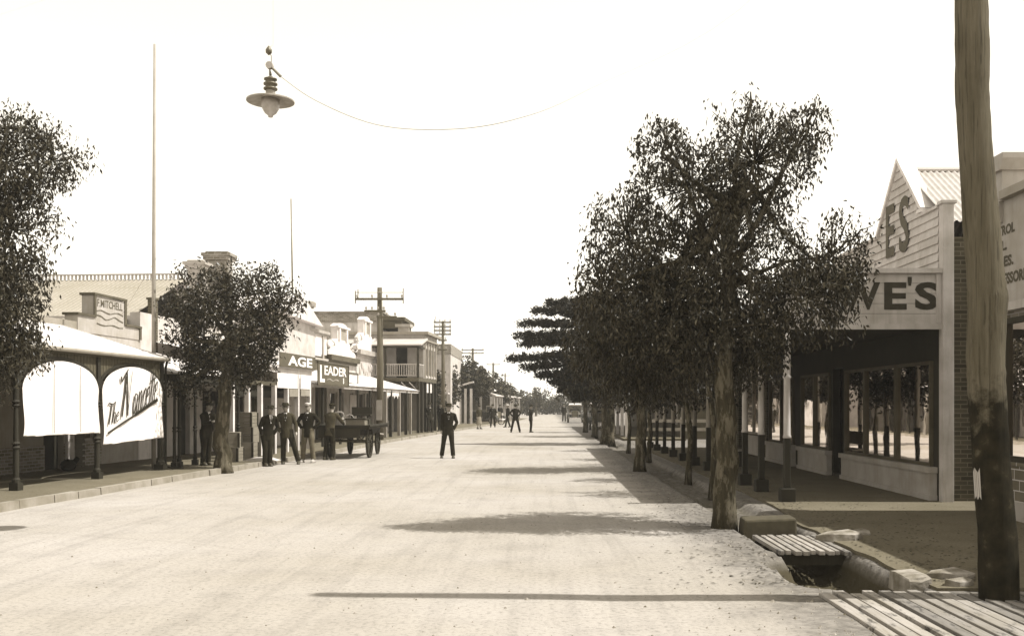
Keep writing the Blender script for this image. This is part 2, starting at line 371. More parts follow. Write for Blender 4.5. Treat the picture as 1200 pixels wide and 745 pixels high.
def person(label, loc, rz=0, s=1., feet=((-.13,0),(.13,-.03)), lean=(0,0), arms=None, jacket='suit', trousers='trouser', hat='felt', shoe='shoe', coat=True, twist=0, knee=(0,0), group='men standing about the street', skirt=False, vox=.011, tilt=0, hatstyle='fedora'):
    T = Thing('person', label, 'person', (loc[0], loc[1], loc[2] if len(loc) > 2 else 0), group=group, rz=rz)
    sv = T.org; T.org = (0,0,0)
    lx, ly = lean; hipz, shz = .9, 1.42
    sh = Vector((lx, ly, shz)); hp = Vector((0,0,hipz))
    A_ = arms or (('pocket',),('pocket',))
    head = sh+Vector((lx*.15, ly*.15-.015-tilt*.05, .2)); nk = sh+Vector((0,.01,.03))
    body = MB(); 
    body.loft([ring((0,0,.82),.13,.09), ring((0,0,.95),.13,.09), ring(tuple(hp.lerp(sh,.5)),.12,.085), ring(tuple(hp.lerp(sh,.9)),.15,.085), ring(tuple(sh),.08,.06)])
    body.tube([nk-Vector((0,0,.05)), nk+Vector((0,-.005,.05)), head-Vector((0,-.01,.05))], [.065,.056,.056], 10)
    body.ell(head, (.077,.096,.115), 14, 10); body.ell(head+Vector((0,-.03,-.06)), (.05,.06,.06), 10, 6)
    body.tube([head+Vector((0,-.09,.02)), head+Vector((0,-.112,-.025)), head+Vector((0,-.09,-.035))], [.008,.016,.012], 6)
    body.tube([head+Vector((-.03,-.075,-.065)), head+Vector((0,-.088,-.062)), head+Vector((.03,-.075,-.065))], [.007,.01,.007], 6)
    for q in (-1,1): body.ell(head+Vector((q*.08,.01,-.005)), (.012,.02,.032), 8, 5)
    jk = MB(); tr = MB(); shoes = []
    if coat:
        jk.loft([ring((0,.0,.74),.175,.125), ring((0,0,.88),.172,.125), ring(tuple(hp.lerp(sh,.35)),.155,.112), ring(tuple(hp.lerp(sh,.7)),.185,.12), ring(tuple(hp.lerp(sh,.9)),.2,.115), ring(tuple(sh+Vector((0,0,.02))),.15,.085), ring(tuple(sh+Vector((0,.01,.06))),.068,.06)])
    else:
        jk.loft([ring((0,0,.9),.15,.11), ring(tuple(hp.lerp(sh,.35)),.148,.11), ring(tuple(hp.lerp(sh,.75)),.175,.118), ring(tuple(hp.lerp(sh,.92)),.18,.105), ring(tuple(sh+Vector((0,0,.02))),.14,.08), ring(tuple(sh+Vector((0,.01,.05))),.066,.06)])
    for q, arm in ((-1,A_[0]),(1,A_[1])):
        S = sh+Vector((q*.165,.0,-.02))
        if arm[0] == 'pocket': E = S+Vector((q*.10,.07,-.27)); W = Vector((q*.17,-.06,.9)); hd = None
        elif arm[0] == 'hang': E = S+Vector((q*.05,.03,-.28)); W = E+Vector((q*.01,-.05,-.25)); hd = Vector((0,-.15,-1))
        elif arm[0] == 'hip': E = S+Vector((q*.17,.06,-.22)); W = Vector((q*.17,-.04,.99)); hd = None
        else: E = S+Vector(arm[1]); W = S+Vector(arm[2]); hd = W-E
        jk.tube([S+Vector((-q*.04,0,.01)), S+Vector((q*.015,0,-.03)), S.lerp(E,.5), E, E.lerp(W,.5), E.lerp(W,.97)], [.06,.072,.064,.056,.052,.042], 10)
        body.tube([S, E, W], [.045,.04,.026], 8)
        if hd is not None: hand(body, W, hd, q)
    for i, q in enumerate((-1,1)):
        hpq = Vector((q*.085,0,.92)); ft = Vector((feet[i][0], feet[i][1], .06)); kn = hpq.lerp(ft, .5)+Vector((0,-.03-knee[i],.01))
        if not skirt:
            tr.tube([hpq+Vector((0,0,.08)), hpq-Vector((0,0,.05)), hpq.lerp(kn,.5), kn, kn.lerp(ft,.5), ft+Vector((0,0,.02))], [.1,.105,.092,.075,.073,.072], 12)
        body.tube([hpq, kn, ft], [.07,.05,.035], 8)
        m = MB(); m.loft([[(ft.x+a, ft.y+b, z) for a, b in ((-.04,.08),(.04,.08),(.05,-.02),(.048,-.13),(.025,-.19),(-.025,-.19),(-.048,-.13),(-.05,-.02))] for z in (0,.03)]+[[(ft.x+a*.85, ft.y+b*.9, .07) for a, b in ((-.04,.08),(.04,.08),(.05,-.02),(.048,-.1),(.025,-.15),(-.025,-.15),(-.048,-.1),(-.05,-.02))], [(ft.x+a*.6, ft.y+b*.45+.02, .11) for a, b in ((-.04,.08),(.04,.08),(.05,-.02),(.048,-.1),(.025,-.13),(-.025,-.13),(-.048,-.1),(-.05,-.02))]]); shoes.append(m)
    if skirt: tr.loft([ring((0,0,.34),.24,.2), ring((0,0,.6),.2,.16), ring((0,0,.9),.15,.11), ring((0,0,1.04),.12,.09)])
    T.part('body', remesh(body, vox*.8, 'body'), M['skin'], smooth=True)
    jo = T.part('jacket' if coat else 'shirt', remesh(jk, vox*1.3, 'jacket'), M[jacket], smooth=True)
    T.part('skirt' if skirt else 'trousers', remesh(tr, vox*1.3, 'trousers'), M[trousers], smooth=True)
    for m in shoes: T.part('shoe', m, M[shoe], smooth=True)
    if coat and not skirt:
        m = MB(); c = sh
        m.add([c+Vector((-.045,-.075,.045)), c+Vector((.045,-.075,.045)), c+Vector((.02,-.128,-.13)), c+Vector((0,-.13,-.2)), c+Vector((-.02,-.128,-.13)), c+Vector((-.05,-.06,.02)), c+Vector((.05,-.06,.02))], [(0,1,2,3,4)])
        m.add([c+Vector((-.045,-.06,.045)), c+Vector((.045,-.06,.045)), c+Vector((.02,-.1,-.13)), c+Vector((0,-.1,-.2)), c+Vector((-.02,-.1,-.13))], [(4,3,2,1,0)])
        T.part('shirt_front', m, M['shirt'], parent=jo)
        m = MB().prism([(-.013,.03),(.013,.03),(.02,-.14),(0,-.17),(-.02,-.14)], 'y', -.134, -.126); m.v = [(a+c.x, b+c.y, z+c.z) for a,b,z in m.v]
        T.part('tie', m, M['felt'], parent=jo)
    hr = MB(); hr.ell(head+Vector((0,.018,.022)), (.083,.093,.1), 12, 8); T.part('hair', hr, M['hair'], smooth=True)
    for q in (-1,1):
        e = MB().ell(head+Vector((q*.03,-.086,.012)), (.012,.008,.008), 8, 5); T.part('eye', e, M['hair'])
    if hat:
        m = MB(); c = head+Vector((0,0,.055))
        if hatstyle == 'cap':
            m.loft([ring(tuple(c),.09,.11), ring(tuple(c+Vector((0,-.005,.035))),.105,.125), ring(tuple(c+Vector((0,.0,.065))),.08,.1), ring(tuple(c+Vector((0,0,.075))),.03,.04)])
            m.loft([ring(tuple(c+Vector((0,-.1,-.005))),.07,.06), ring(tuple(c+Vector((0,-.1,.008))),.07,.06)])
        else:
            m.loft([ring(tuple(c+Vector((0,0,-.022))),.16,.185,18), ring(tuple(c+Vector((0,0,-.008))),.165,.19,18), ring(tuple(c+Vector((0,0,-.004))),.1,.12,18), ring(tuple(c+Vector((0,0,.05))),.094,.114,18), ring(tuple(c+Vector((0,0,.078))),.072,.095,18), ring(tuple(c+Vector((0,0,.066))),.03,.06,18)])
        T.part('hat', m, M[hat], smooth=True)
    T.o.scale = (s,s,s); T.org = sv; return T
def gp(px, py): Y = F0*H/(py-HY); return ((px-CX)/F0*Y, Y)
# ================================================================== camera, light
cam = bpy.data.cameras.new('camera'); co = bpy.data.objects.new('camera', cam); link(co); SC.camera = co
co.location = (0,0,H); co.rotation_euler = (R(90),0,0); cam.sensor_width = 36; cam.lens = 36*F0/1200
cam.shift_x = (600-CX)/1200; cam.shift_y = (HY-372.5)/1200; cam.clip_end = 4000; cam.clip_start = .05
EL, AZ = R(57), R(93)
w = bpy.data.worlds.new('World'); SC.world = w; w.use_nodes = True; nt = w.node_tree
sky = nt.nodes.new('ShaderNodeTexSky'); sky.sky_type = 'NISHITA'; sky.sun_disc = False; sky.sun_elevation = EL; sky.sun_rotation = AZ
sky.air_density = 1.1; sky.dust_density = .1; sky.ozone_density = 1
# a blue-sensitive plate: the sky is printed almost white, in the warm tone of the paper
sp = nt.nodes.new('ShaderNodeSeparateColor'); nt.links.new(sky.outputs[0], sp.inputs[0])
ma = nt.nodes.new('ShaderNodeMath'); ma.operation = 'MULTIPLY_ADD'; nt.links.new(sp.outputs[0], ma.inputs[0]); ma.inputs[1].default_value = .4; nt.links.new(sp.outputs[2], ma.inputs[2])
pw_ = nt.nodes.new('ShaderNodeMath'); pw_.operation = 'POWER'; nt.links.new(ma.outputs[0], pw_.inputs[0]); pw_.inputs[1].default_value = .6
mk = nt.nodes.new('ShaderNodeMath'); mk.operation = 'MULTIPLY'; nt.links.new(pw_.outputs[0], mk.inputs[0]); mk.inputs[1].default_value = 2.15
mx = nt.nodes.new('ShaderNodeMix'); mx.data_type = 'RGBA'; mx.blend_type = 'MULTIPLY'; mx.inputs[0].default_value = 1
nt.links.new(mk.outputs[0], mx.inputs[6]); mx.inputs[7].default_value = (1.03,.97,.85,1)
bg = nt.nodes['Background']; bg.inputs['Strength'].default_value = .15; nt.links.new(mx.outputs[2], bg.inputs[0])
sd = bpy.data.lights.new('sun','SUN'); sd.energy = 5; sd.angle = R(.53); sd.color = (1,.985,.94)
so = bpy.data.objects.new('sun', sd); link(so)
dv = Vector((-sin(AZ)*cos(EL), -cos(AZ)*cos(EL), -sin(EL))); so.rotation_euler = dv.to_track_quat('-Z','Y').to_euler(); so.location = (20,-5,30)
SC.view_settings.view_transform = 'Standard'; SC.view_settings.look = 'None'; SC.view_settings.gamma = 1; SC.view_settings.exposure = .46
SC.render.film_transparent = False
SC.cycles.max_bounces = 6; SC.cycles.transparent_max_bounces = 12

# ================================================================== ground with its open drain
def sstep(a, b, x):
    t = max(0, min(1, (x-a)/(b-a))); return t*t*(3-2*t)
from mathutils import noise as N
def gz(x, y):
    z = 0
    if 1.8 < x < 4.9 and 0 < y < 80:
        wob = N.noise(Vector((y*.9, 3.1, 0)))*.10; b = sstep(2.58+wob, 2.78+wob, x)*(1-sstep(3.28+wob*.7, 3.46+wob*.7, x))
        deep = .36*sstep(2, 4, y)*(1-sstep(13.0, 13.6, y))+.1*sstep(12.8, 13.6, y)*(1-sstep(50,60,y))
        # where the bank has been worn away between the two plank bridges
        b = max(b, sstep(2.25, 2.7, x)*(1-sstep(3.2,3.4,x))*sstep(8.8,9.6,y)*(1-sstep(10.4,11.0,y))*.95)
        b2 = sstep(2.42,2.56,x)*sstep(5.7,5.9,y)*(1-sstep(4.5,4.72,x))*(1-sstep(8.45,8.6,y))
        z -= max(deep*b, .3*b2)
        if z < -.02: z += .05*N.noise(Vector((x*5, y*4, 2)))+.03*N.noise(Vector((x*14, y*11, 9)))
    if abs(x) < 12 and 0 < y < 40: z += .012*N.noise(Vector((x*.8, y*.5, 1)))+.006*N.noise(Vector((x*3, y*3, 5)))
    if y > 95: z += .35*sstep(95, 170, y)
    return z
def ground():
    xs = [-900,-300,-100,-50,-25,-15]+[-12+.5*i for i in range(24)]+[0+.25*i for i in range(6)]+[1.5+.05*i for i in range(50)]+[4+.4*i for i in range(12)]+[10,15,25,50,100,300,900]
    ys = [-300,-60,-20,-5,0]+[1+.5*i for i in range(12)]+[7+.06*i for i in range(120)]+[14.2+.3*i for i in range(40)]+[26.5+1.*i for i in range(30)]+[58,62,68,75,85,95,110,130,150,170,220,400,900,3000]
    vs = [(x, y, gz(x,y)) for y in ys for x in xs]; nx = len(xs)
    fs = [(j*nx+i, j*nx+i+1, (j+1)*nx+i+1, (j+1)*nx+i) for j in range(len(ys)-1) for i in range(nx-1)]
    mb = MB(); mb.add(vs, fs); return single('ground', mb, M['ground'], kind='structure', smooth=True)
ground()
# right-hand footpath beside the drain
mb = MB(); rr = random.Random(3); L_ = [(3.5+.09*N.noise(Vector((y*1.3,0,7)))+.04*N.noise(Vector((y*6,0,7))), y) for y in [8.7+.25*i for i in range(21)]]
L_ = L_+[(3.6,14),(3.75,16),(3.8,20),(3.8,38)]
mb.prism([(x,y) for x,y in L_]+[(6.73,38),(6.73,16.6),(16,16.6),(16,15),(6.73,15),(6.73,8.7)], 'z', -.3, .035); single('footpath', mb, M['path'], kind='structure')
mb = MB().box(4.75,6.73,2,8.69,-.3,.035); single('footpath', mb, M['path'], kind='structure')
mb = MB().box(3.8,6.73,46,76,-.2,.1); single('footpath', mb, M['path'], kind='structure')
# left-hand footpath with kerb (left frame)
def lsingle(name, mb, mat, **k):
    o = single(name, mb, mat, **k); o.location = (OX, OY, 0); o.rotation_euler = (0,0,-A); return o
edge = [(1.28,-2),(1.28,30),(1.2,36),(.85,44),(.8,62),(.8,120)]
mb = MB().prism([(x-.14,y) for x,y in edge]+[(-2.8,120),(-2.8,-2)], 'z', -.2, .12); lsingle('footpath', mb, M['path'], kind='structure')
kb = MB()
def kx(y):
    for (a,b),(c,d) in zip(edge, edge[1:]):
        if b <= y <= d: return a+(c-a)*(y-b)/(d-b)
y = 2.
while y < 100:
    l = random.uniform(.7,1.1); j = random.uniform(-.012,.012)
    a, b = kx(y), kx(min(y+l, 119)); h = .128+random.uniform(-.008,.008)
    kb.add([(a-.138,y+.01,-.1),(a+j,y+.01,-.1),(b+j,y+l-.01,-.1),(b-.138,y+l-.01,-.1),(a-.138,y+.01,h),(a+j-.015,y+.01,h),(b+j-.015,y+l-.01,h),(b-.138,y+l-.01,h)],
           [(0,3,2,1),(4,5,6,7),(0,1,5,4),(1,2,6,5),(2,3,7,6),(3,0,4,7)]); y += l
lsingle('kerb', kb, M['kerb'], kind='structure')
# loose stones
mb = MB(); rr = random.Random(11)
for _ in range(900):
    x = rr.uniform(-7,3.4); yy = 7+rr.random()**2*22
    if rr.random() < .5: x = rr.gauss(2.3,.5)
    r = rr.uniform(.004,.018)*(1.6 if rr.random() < .06 else 1); z = gz(x,yy)
    mb.add([(x+r*cos(a)*rr.uniform(.7,1.2), yy+r*sin(a)*rr.uniform(.7,1.2), z-.003) for a in (0,1.57,3.14,4.71)]+[(x+rr.uniform(-.3,.3)*r, yy, z+r*.8)], [(0,1,4),(1,2,4),(2,3,4),(3,0,4)])
single('gravel', mb, M['stone'], 'loose pebbles scattered over the dry earth road', 'gravel', kind='stuff')
mb = MB(); rr = random.Random(12)
for _ in range(5200):
    x = rr.gauss(3.0,.75) if rr.random() < .7 else rr.gauss(4.2,1.0); yy = 9+rr.random()**1.5*36
    if x > 6.6 or x < 1: continue
    z = gz(x,yy)+.006 if x < 3.6 else .042; a = rr.uniform(0,6.28); l = rr.uniform(.03,.07); w_ = l*.18
    mb.add([(x,yy,z),(x+cos(a)*l*.5-sin(a)*w_,yy+sin(a)*l*.5+cos(a)*w_,z+.006),(x+cos(a)*l,yy+sin(a)*l,z+.002),(x+cos(a)*l*.5+sin(a)*w_,yy+sin(a)*l*.5-cos(a)*w_,z+.004)], [(0,1,2,3)])
single('leaf_litter', mb, M['leaf2'], 'dry fallen leaves lying along the shaded verge and drain', 'leaf litter', kind='stuff', rec=False)

# ================================================================== drain: plank bridges, headwall, slabs
def planks(label, x0, x1, y0, y1, n, z, skew, th=.05, seed=0):
    T = Thing('plank_bridge', label, 'footbridge', ((x0+x1)/2,(y0+y1)/2,0), group='plank bridges over the drain')
    rr = random.Random(seed); w_ = (x1-x0)/n
    for i in range(n):
        a = x0+i*w_+.012; b = a+w_-.026*rr.uniform(.8,1.8); e0 = rr.uniform(-.06,.05); e1 = rr.uniform(-.08,.05); dz = rr.uniform(-.008,.008); s = skew+rr.uniform(-.008,.008)
        m = MB(); m.add([(a,y0+e0,z-th+dz),(b,y0+e0,z-th+dz),(b+s,y1+e1,z-th+dz),(a+s,y1+e1,z-th+dz),(a,y0+e0,z+dz),(b,y0+e0,z+dz),(b+s,y1+e1,z+dz),(a+s,y1+e1,z+dz)],
              [(0,3,2,1),(4,5,6,7),(0,1,5,4),(1,2,6,5),(2,3,7,6),(3,0,4,7)])
        T.part('plank', m, M['woody'], bevel=.006)
    for yy in (y0+.18, y1-.18):
        T.part('bearer', MB().box(x0-.05,x1+.05,yy-.05,yy+.05,z-th-.13,z-th-.01), M['woodd'])
    return T
planks('long weathered timber plank bridge in the bottom right corner, running up to the telegraph pole', 2.42, 4.5, 5.9, 8.55, 16, .035, -.03, seed=4)
planks('short plank bridge over the drain in front of the dark stone block', 2.62, 3.45, 10.95, 12.35, 9, .03, .0, seed=9)
def x_t(i): return sin(i*1.9)*.5
def rough(mb, x, y, z, rx, ry, h, seed, n=9, rot=0):
    rr = random.Random(seed); k = [rr.uniform(.7,1.15) for _ in range(n)]
    rs = []
    for zz, s in ((-.05,1.02),(h*.8,1.),(h,.9)):
        rs.append([(x+rx*k[i]*s*cos(2*pi*i/n+rot)+rr.uniform(-.01,.01), y+ry*k[i]*s*sin(2*pi*i/n+rot), z+zz+rr.uniform(-.01,.01)+.04*(x_t(i))) for i in range(n)])
    mb.loft(rs); return mb
mb = MB().add([(2.63,12.86,-.3),(3.36,12.9,-.3),(3.38,13.3,-.3),(2.62,13.28,-.3),(2.65,12.87,.15),(3.34,12.9,.17),(3.35,13.28,.18),(2.66,13.26,.16)], [(0,3,2,1),(4,5,6,7),(0,1,5,4),(1,2,6,5),(2,3,7,6),(3,0,4,7)]); single('stone_block', mb, M['darkstone'], 'squat dark stone headwall block at the end of the short plank bridge', 'stone block', org=(3,13,0), bevel=.03)
sl = [('broken flat kerb slab beside the short plank bridge, the larger one',3.62,11.9,.05,.32,.22,.06),('small pale stone flake lying behind the short plank bridge',3.95,12.35,.04,.2,.1,.04),
      ('thick chipped sandstone kerb block at the lip of the drain by the long plank bridge',3.42,9.1,-.03,.15,.34,.12),('pale flat slab on the footpath left of the telegraph pole',3.82,9.25,.035,.24,.2,.05),
      ('small flat stone between the telegraph pole and the chipped kerb block',3.75,8.85,.035,.17,.12,.05)]
for i, (lb,x,y,z,rx,ry,h) in enumerate(sl):
    single('stone_slab', rough(MB(), x,y,z,rx,ry,h,i+3,6+i%3), M['stone'], lb, 'stone slab', group='broken kerb slabs beside the drain', org=(x,y,z), bevel=.004)

# ================================================================== telegraph poles
def insul(mb, x, y, z, s=1.): mb.lathe([(.012*s,-.02),(.012*s,.03),(.035*s,.035),(.04*s,.07),(.025*s,.09),(.034*s,.11),(.02*s,.14)], (x,y,z), 8)
X0, Y0 = 3.85, 8.3
T = Thing('telegraph_pole', 'thick rough timber pole with a tarred black foot, beside the footpath in the right foreground', 'telegraph pole', (X0,Y0,0), group='telegraph poles')
ctr = [(3.86,8.3,-.3,.165),(3.86,8.3,.02,.162),(3.85,8.3,.5,.155),(3.80,8.3,1.1,.150),(3.755,8.3,1.8,.152),(3.745,8.3,2.1,.153),(3.765,8.3,2.55,.158),(3.745,8.3,2.75,.150),(3.70,8.3,3.3,.142),(3.655,8.3,3.9,.134),(3.63,8.3,4.3,.135),(3.635,8.3,4.6,.138),(3.62,8.3,5.2,.128),(3.6,8.3,6.4,.118),(3.58,8.3,8.5,.105)]
pm = MB(); P_ = []
for a, b in zip(ctr, ctr[1:]):
    for k in range(5): t = k/5; P_.append(tuple(a[i]+(b[i]-a[i])*t for i in range(4)))
P_.append(ctr[-1]); random.seed(5); pm.tube([p[:3] for p in P_], [p[3]*random.uniform(.985,1.015) for p in P_], 26, .02)
T.part('pole', pm, M['pole'], smooth=True)
bmk = MB()
for k in range(4):
    a0 = -3.0+k*.12; bmk.add([(3.80+.156*cos(a0),8.3+.156*sin(a0),.86+.03*(k%2)),(3.80+.156*cos(a0+.1),8.3+.156*sin(a0+.1),.86+.03*((k+1)%2)),(3.785+.156*cos(a0+.1),8.3+.156*sin(a0+.1),1.13-.02*(k%3)),(3.785+.156*cos(a0),8.3+.156*sin(a0),1.13-.02*((k+2)%3))],[(0,1,2,3)])
T.part('poster_scrap', bmk, M['roofiron'], rec=False)
def tpole(label, X, Y, top, arms, r=.13, drop=None):
    T = Thing('telegraph_pole', label, 'telegraph pole', (X,Y,0), group='telegraph poles')
    T.part('pole', MB().tube([(X,Y,-.2),(X+.02,Y,top*.5),(X,Y,top)], [r,r*.85,r*.65], 10, .02), M['polefar'], smooth=True)
    for z, x0, x1, n in arms:
        a = T.part('crossarm', MB().box(X+x0,X+x1,Y-r-.1,Y-r-.02,z-.05,z+.05), M['polefar'])
        for k in range(n): m = MB(); insul(m, X+x0+.08+(x1-x0-.16)*k/(n-1), Y-r-.06, z+.06, 1.5); T.part('insulator', m, M['porc'], parent=a)
    if arms and len(arms) > 1: T.part('brace', MB().tube([(X+arms[0][1]+.1,Y-.13,arms[0][0]),(X+arms[0][1]+.1,Y-.13,arms[0][0]+.45)], .025, 6), M['metal'])
    return T
YP = 44.
def zp(py, Y): return H+(HY-py)/F0*Y
def xp(px, Y): return (px-CX)/F0*Y
T1p = tpole('tall telegraph pole with wide double crossarms in front of the balcony hotel', xp(445,YP), YP, zp(337,YP), [(zp(351,YP),-1.05,1.1,4),(zp(347,YP)+.0,-.0,.0,2)][:1]+[(zp(365,YP),-.65,.3,4),(zp(372,YP),-.1,.8,3)], .17)
T1p.part('crossarm_stay', MB().tube([(xp(417,YP),YP-.12,zp(356,YP)),(xp(417,YP),YP-.12,zp(341,YP))], .03, 6).tube([(xp(473,YP),YP-.12,zp(356,YP)),(xp(473,YP),YP-.12,zp(338,YP))], .03, 6).tube([(xp(417,YP),YP-.12,zp(343,YP)),(xp(473,YP),YP-.12,zp(343,YP))], .02, 6), M['wood'])
T1p.part('notice', MB().box(xp(445,YP)-.13,xp(445,YP)+.13,YP-.19,YP-.16,1.0,1.9), M['mid'])
YQ = 68.
tpole('slender telegraph pole with four stacked crossarms beyond the hotel', xp(519,YQ), YQ, zp(376,YQ), [(zp(378,YQ),-.62,.6,4),(zp(383,YQ),-.62,.6,4),(zp(387.5,YQ),-.62,.6,4),(zp(392,YQ),-.62,.6,4),(zp(399,YQ),-.3,.3,2),(zp(410,YQ),-.3,.3,2)], .15)
tpole('distant telegraph pole with one wide crossarm above the round street tree', xp(554,96), 96, zp(408,96), [(zp(414,96),-1.1,1.1,4),(zp(410,96),-1.1,1.1,2)], .17)
tpole('distant telegraph pole, fourth along the left kerb, with a short crossarm', xp(578,132), 132, zp(425,132), [(zp(427,132),-.9,.9,2)], .19)
tpole('farthest telegraph pole near the end of the street', xp(592,172), 172, zp(437,172), [(zp(440,172),-.8,.8,2)], .2)
def wire(a, b, sag, r=.004, n=14):
    a, b = Vector(a), Vector(b); return [a.lerp(b, k/n)-Vector((0,0,sag*4*(k/n)*(1-k/n))) for k in range(n+1)]
for k, dx in enumerate((-1.,-.35,.35,1.)):
    m = MB(); m.tube(wire((xp(445,YP)+dx,YP,zp(351,YP)+.1),(xp(519,YQ)+dx*.55,YQ,zp(378,YQ)+.1),.25), .003, 4)
    single('telegraph_wire', m, M['wire'], ['thin wire from the wide-armed pole to the next pole, outermost over the shops','thin wire between the first two left poles, second from the shops','thin wire between the first two left poles, second from the road','thin wire from the wide-armed pole to the next pole, outermost over the road'][k], 'wire', group='telegraph wires', org=(0,YP,0))

# ================================================================== hanging street lamp
YL = 13.; XL = xp(317,YL); zl = lambda py: zp(py,YL)
T = Thing('street_lamp', 'suspended street lamp with a wide flat shade and bell glass hanging over the road', 'street lamp', (XL,YL,zl(138)))
k = YL/F0
T.part('shade', MB().lathe([(9*k,7*k+zl(112)-zl(112)),(27.5*k,1*k),(27.5*k,-.5*k),(9*k,3*k)], (XL,YL,zl(119)), 28), M['porc'], smooth=False)
T.part('glass_bowl', MB().lathe([(10*k,2*k),(10.5*k,-4*k),(9.5*k,-10*k),(6.5*k,-15*k),(3*k,-17.5*k),(2.6*k,-19.5*k),(.1*k,-19.8*k)], (XL,YL,zl(118)), 22), M['lampglass'], smooth=True)
T.part('collar', MB().lathe([(5.5*k,0),(5.5*k,7*k)], (XL,YL,zl(113)), 16), M['porc'], smooth=True)
T.part('insulator_stack', MB().lathe([(6*k,0),(8*k,.8*k),(8*k,2.4*k),(5.8*k,3.4*k),(5.8*k,5.2*k),(8*k,6.4*k),(8*k,8*k),(5.8*k,9*k),(5.8*k,11*k),(7.5*k,12*k),(7.5*k,13.5*k),(3.5*k,15*k),(1.5*k,17*k)], (XL,YL,zl(106)), 18), M['metal'], smooth=True)
pu = MB(); pu.prism([(-4*k+4.2*k*cos(a*.52),4.2*k*sin(a*.52)) for a in range(12)], 'y', YL-.03, YL+.03); pu.v = [(a+XL+3*k, b, c+zl(77)) for a,b,c in pu.v]
T.part('pulley', pu, M['cream'])
T.part('strap', MB().tube([(XL,YL,zl(88)),(XL-1*k,YL,zl(77)),(XL+12*k,YL,zl(90))], .02, 6), M['metal'])
T.part('strain_insulator', MB().lathe([(.5*k,-5*k),(3.6*k,-2*k),(3.8*k,1*k),(2*k,4*k),(.6*k,6*k)], (XL-2*k,YL,zl(60)), 10), M['metal'], smooth=True)
T.part('hanger', MB().tube([(XL+1*k,YL,zl(73)),(XL+1*k,YL,zl(66)),(XL-1*k,YL,zl(62))], .006, 5).tube([(XL-1*k,YL,zl(56)),(XL+3*k,YL,zl(53)),(XL+3*k,YL,8.15)], [.0022,.0015,.0007], 5), M['wire'])
def cat_(pts):
    out = []
    for i in range(len(pts)-1):
        p0, p1, p2, p3 = (Vector(pts[max(min(j,len(pts)-1),0)]) for j in (i-1,i,i+1,i+2))
        for q in range(7):
            t = q/7; out.append(.5*((2*p1)+(p2-p0)*t+(2*p0-5*p1+4*p2-p3)*t*t+(3*p1-p0-3*p2+p3)*t**3))
    out.append(Vector(pts[-1])); return out
W = lambda px, py, Y: (xp(px,Y), Y, zp(py,Y))
CP = cat_([W(329,90,12.95),W(370,118,12.6),W(440,146,12.1),W(520,152,11.7),W(600,141,11.2),W(690,105,10.7),W(900,-20,9.7),(3.6,8.3,8.05)])
m = MB().tube(CP, [.0045-.0037*min(1,max(0,(i-26)/10)) for i in range(len(CP))], 5)
single('lamp_cable', m, M['wire'], 'slack cable curving through the sky from the hanging lamp', 'cable', org=(XL,YL,6))
T = Thing('span_pole', 'timber pole just beyond the left edge that carries the lamp span wire', 'pole', (-9.75,17.0,0))
T.part('pole', MB().tube([(-9.75,17,-.2),(-9.75,17,8.5)], [.12,.09], 10), M['wood'], smooth=True)
single('span_wire', MB().tube(wire((3.6,8.3,8.3),(-9.75,17.0,8.3),0.18), .0008, 4), M['wire'], 'thin span wire over the road that the street lamp hangs from', 'wire', org=(-3,13,8))

# ================================================================== buildings, general pieces (frame coordinates)
def window_x(T, x, y0, y1, z0, z1, face=1, fr=.06, cols=1, frame='mid', depth=.05, rows=1, nm='window'):
    """window in a wall whose normal is +x (face=1) or -x"""
    f = MB(); a, b = (x, x+depth*face) if face > 0 else (x+depth*face, x)
    f.box(a,b,y0,y1,z0,z0+fr); f.box(a,b,y0,y1,z1-fr,z1); f.box(a,b,y0,y0+fr,z0+fr,z1-fr); f.box(a,b,y1-fr,y1,z0+fr,z1-fr)
    for i in range(1,cols): c = y0+(y1-y0)*i/cols; f.box(a,b,c-fr/2,c+fr/2,z0+fr,z1-fr)
    for i in range(1,rows): c = z0+(z1-z0)*i/rows; f.box(a+.005,b-.005,y0+fr,y1-fr,c-fr/3,c+fr/3)
    o = T.part(nm, f, M[frame]); g = x+.012*face
    T.part('pane', MB().quad((g,y0+fr,z0+fr),(g,y1-fr,z0+fr),(g,y1-fr,z1-fr),(g,y0+fr,z1-fr)), M['glass'], parent=o, rec=False); return o
def window_y(T, y, x0, x1, z0, z1, fr=.06, cols=1, frame='mid', depth=.05):
    f = MB(); a, b = y-depth, y
    f.box(x0,x1,a,b,z0,z0+fr); f.box(x0,x1,a,b,z1-fr,z1); f.box(x0,x0+fr,a,b,z0+fr,z1-fr); f.box(x1-fr,x1,a,b,z0+fr,z1-fr)
    for i in range(1,cols): c = x0+(x1-x0)*i/cols; f.box(c-fr/2,c+fr/2,a,b,z0+fr,z1-fr)
    o = T.part('window', f, M[frame]); g = y-.012
    T.part('pane', MB().quad((x0+fr,g,z0+fr),(x1-fr,g,z0+fr),(x1-fr,g,z1-fr),(x0+fr,g,z1-fr)), M['glass'], parent=o, rec=False); return o
def wall_holes(mb, x0, x1, y0, y1, z0, z1, holes):
    """wall slab normal to x with rectangular openings (y0,y1,z0,z1)"""
    ys = sorted({y0,y1}|{h[0] for h in holes}|{h[1] for h in holes})
    for a, b in zip(ys, ys[1:]):
        if b-a < 1e-6: continue
        hs = sorted([h for h in holes if h[0] <= a+1e-6 and h[1] >= b-1e-6], key=lambda h: h[2]); z = z0
        for h in hs:
            if h[2] > z+1e-6: mb.box(x0,x1,a,b,z,h[2])
            z = h[3]
        if z < z1-1e-6: mb.box(x0,x1,a,b,z,z1)
    return mb
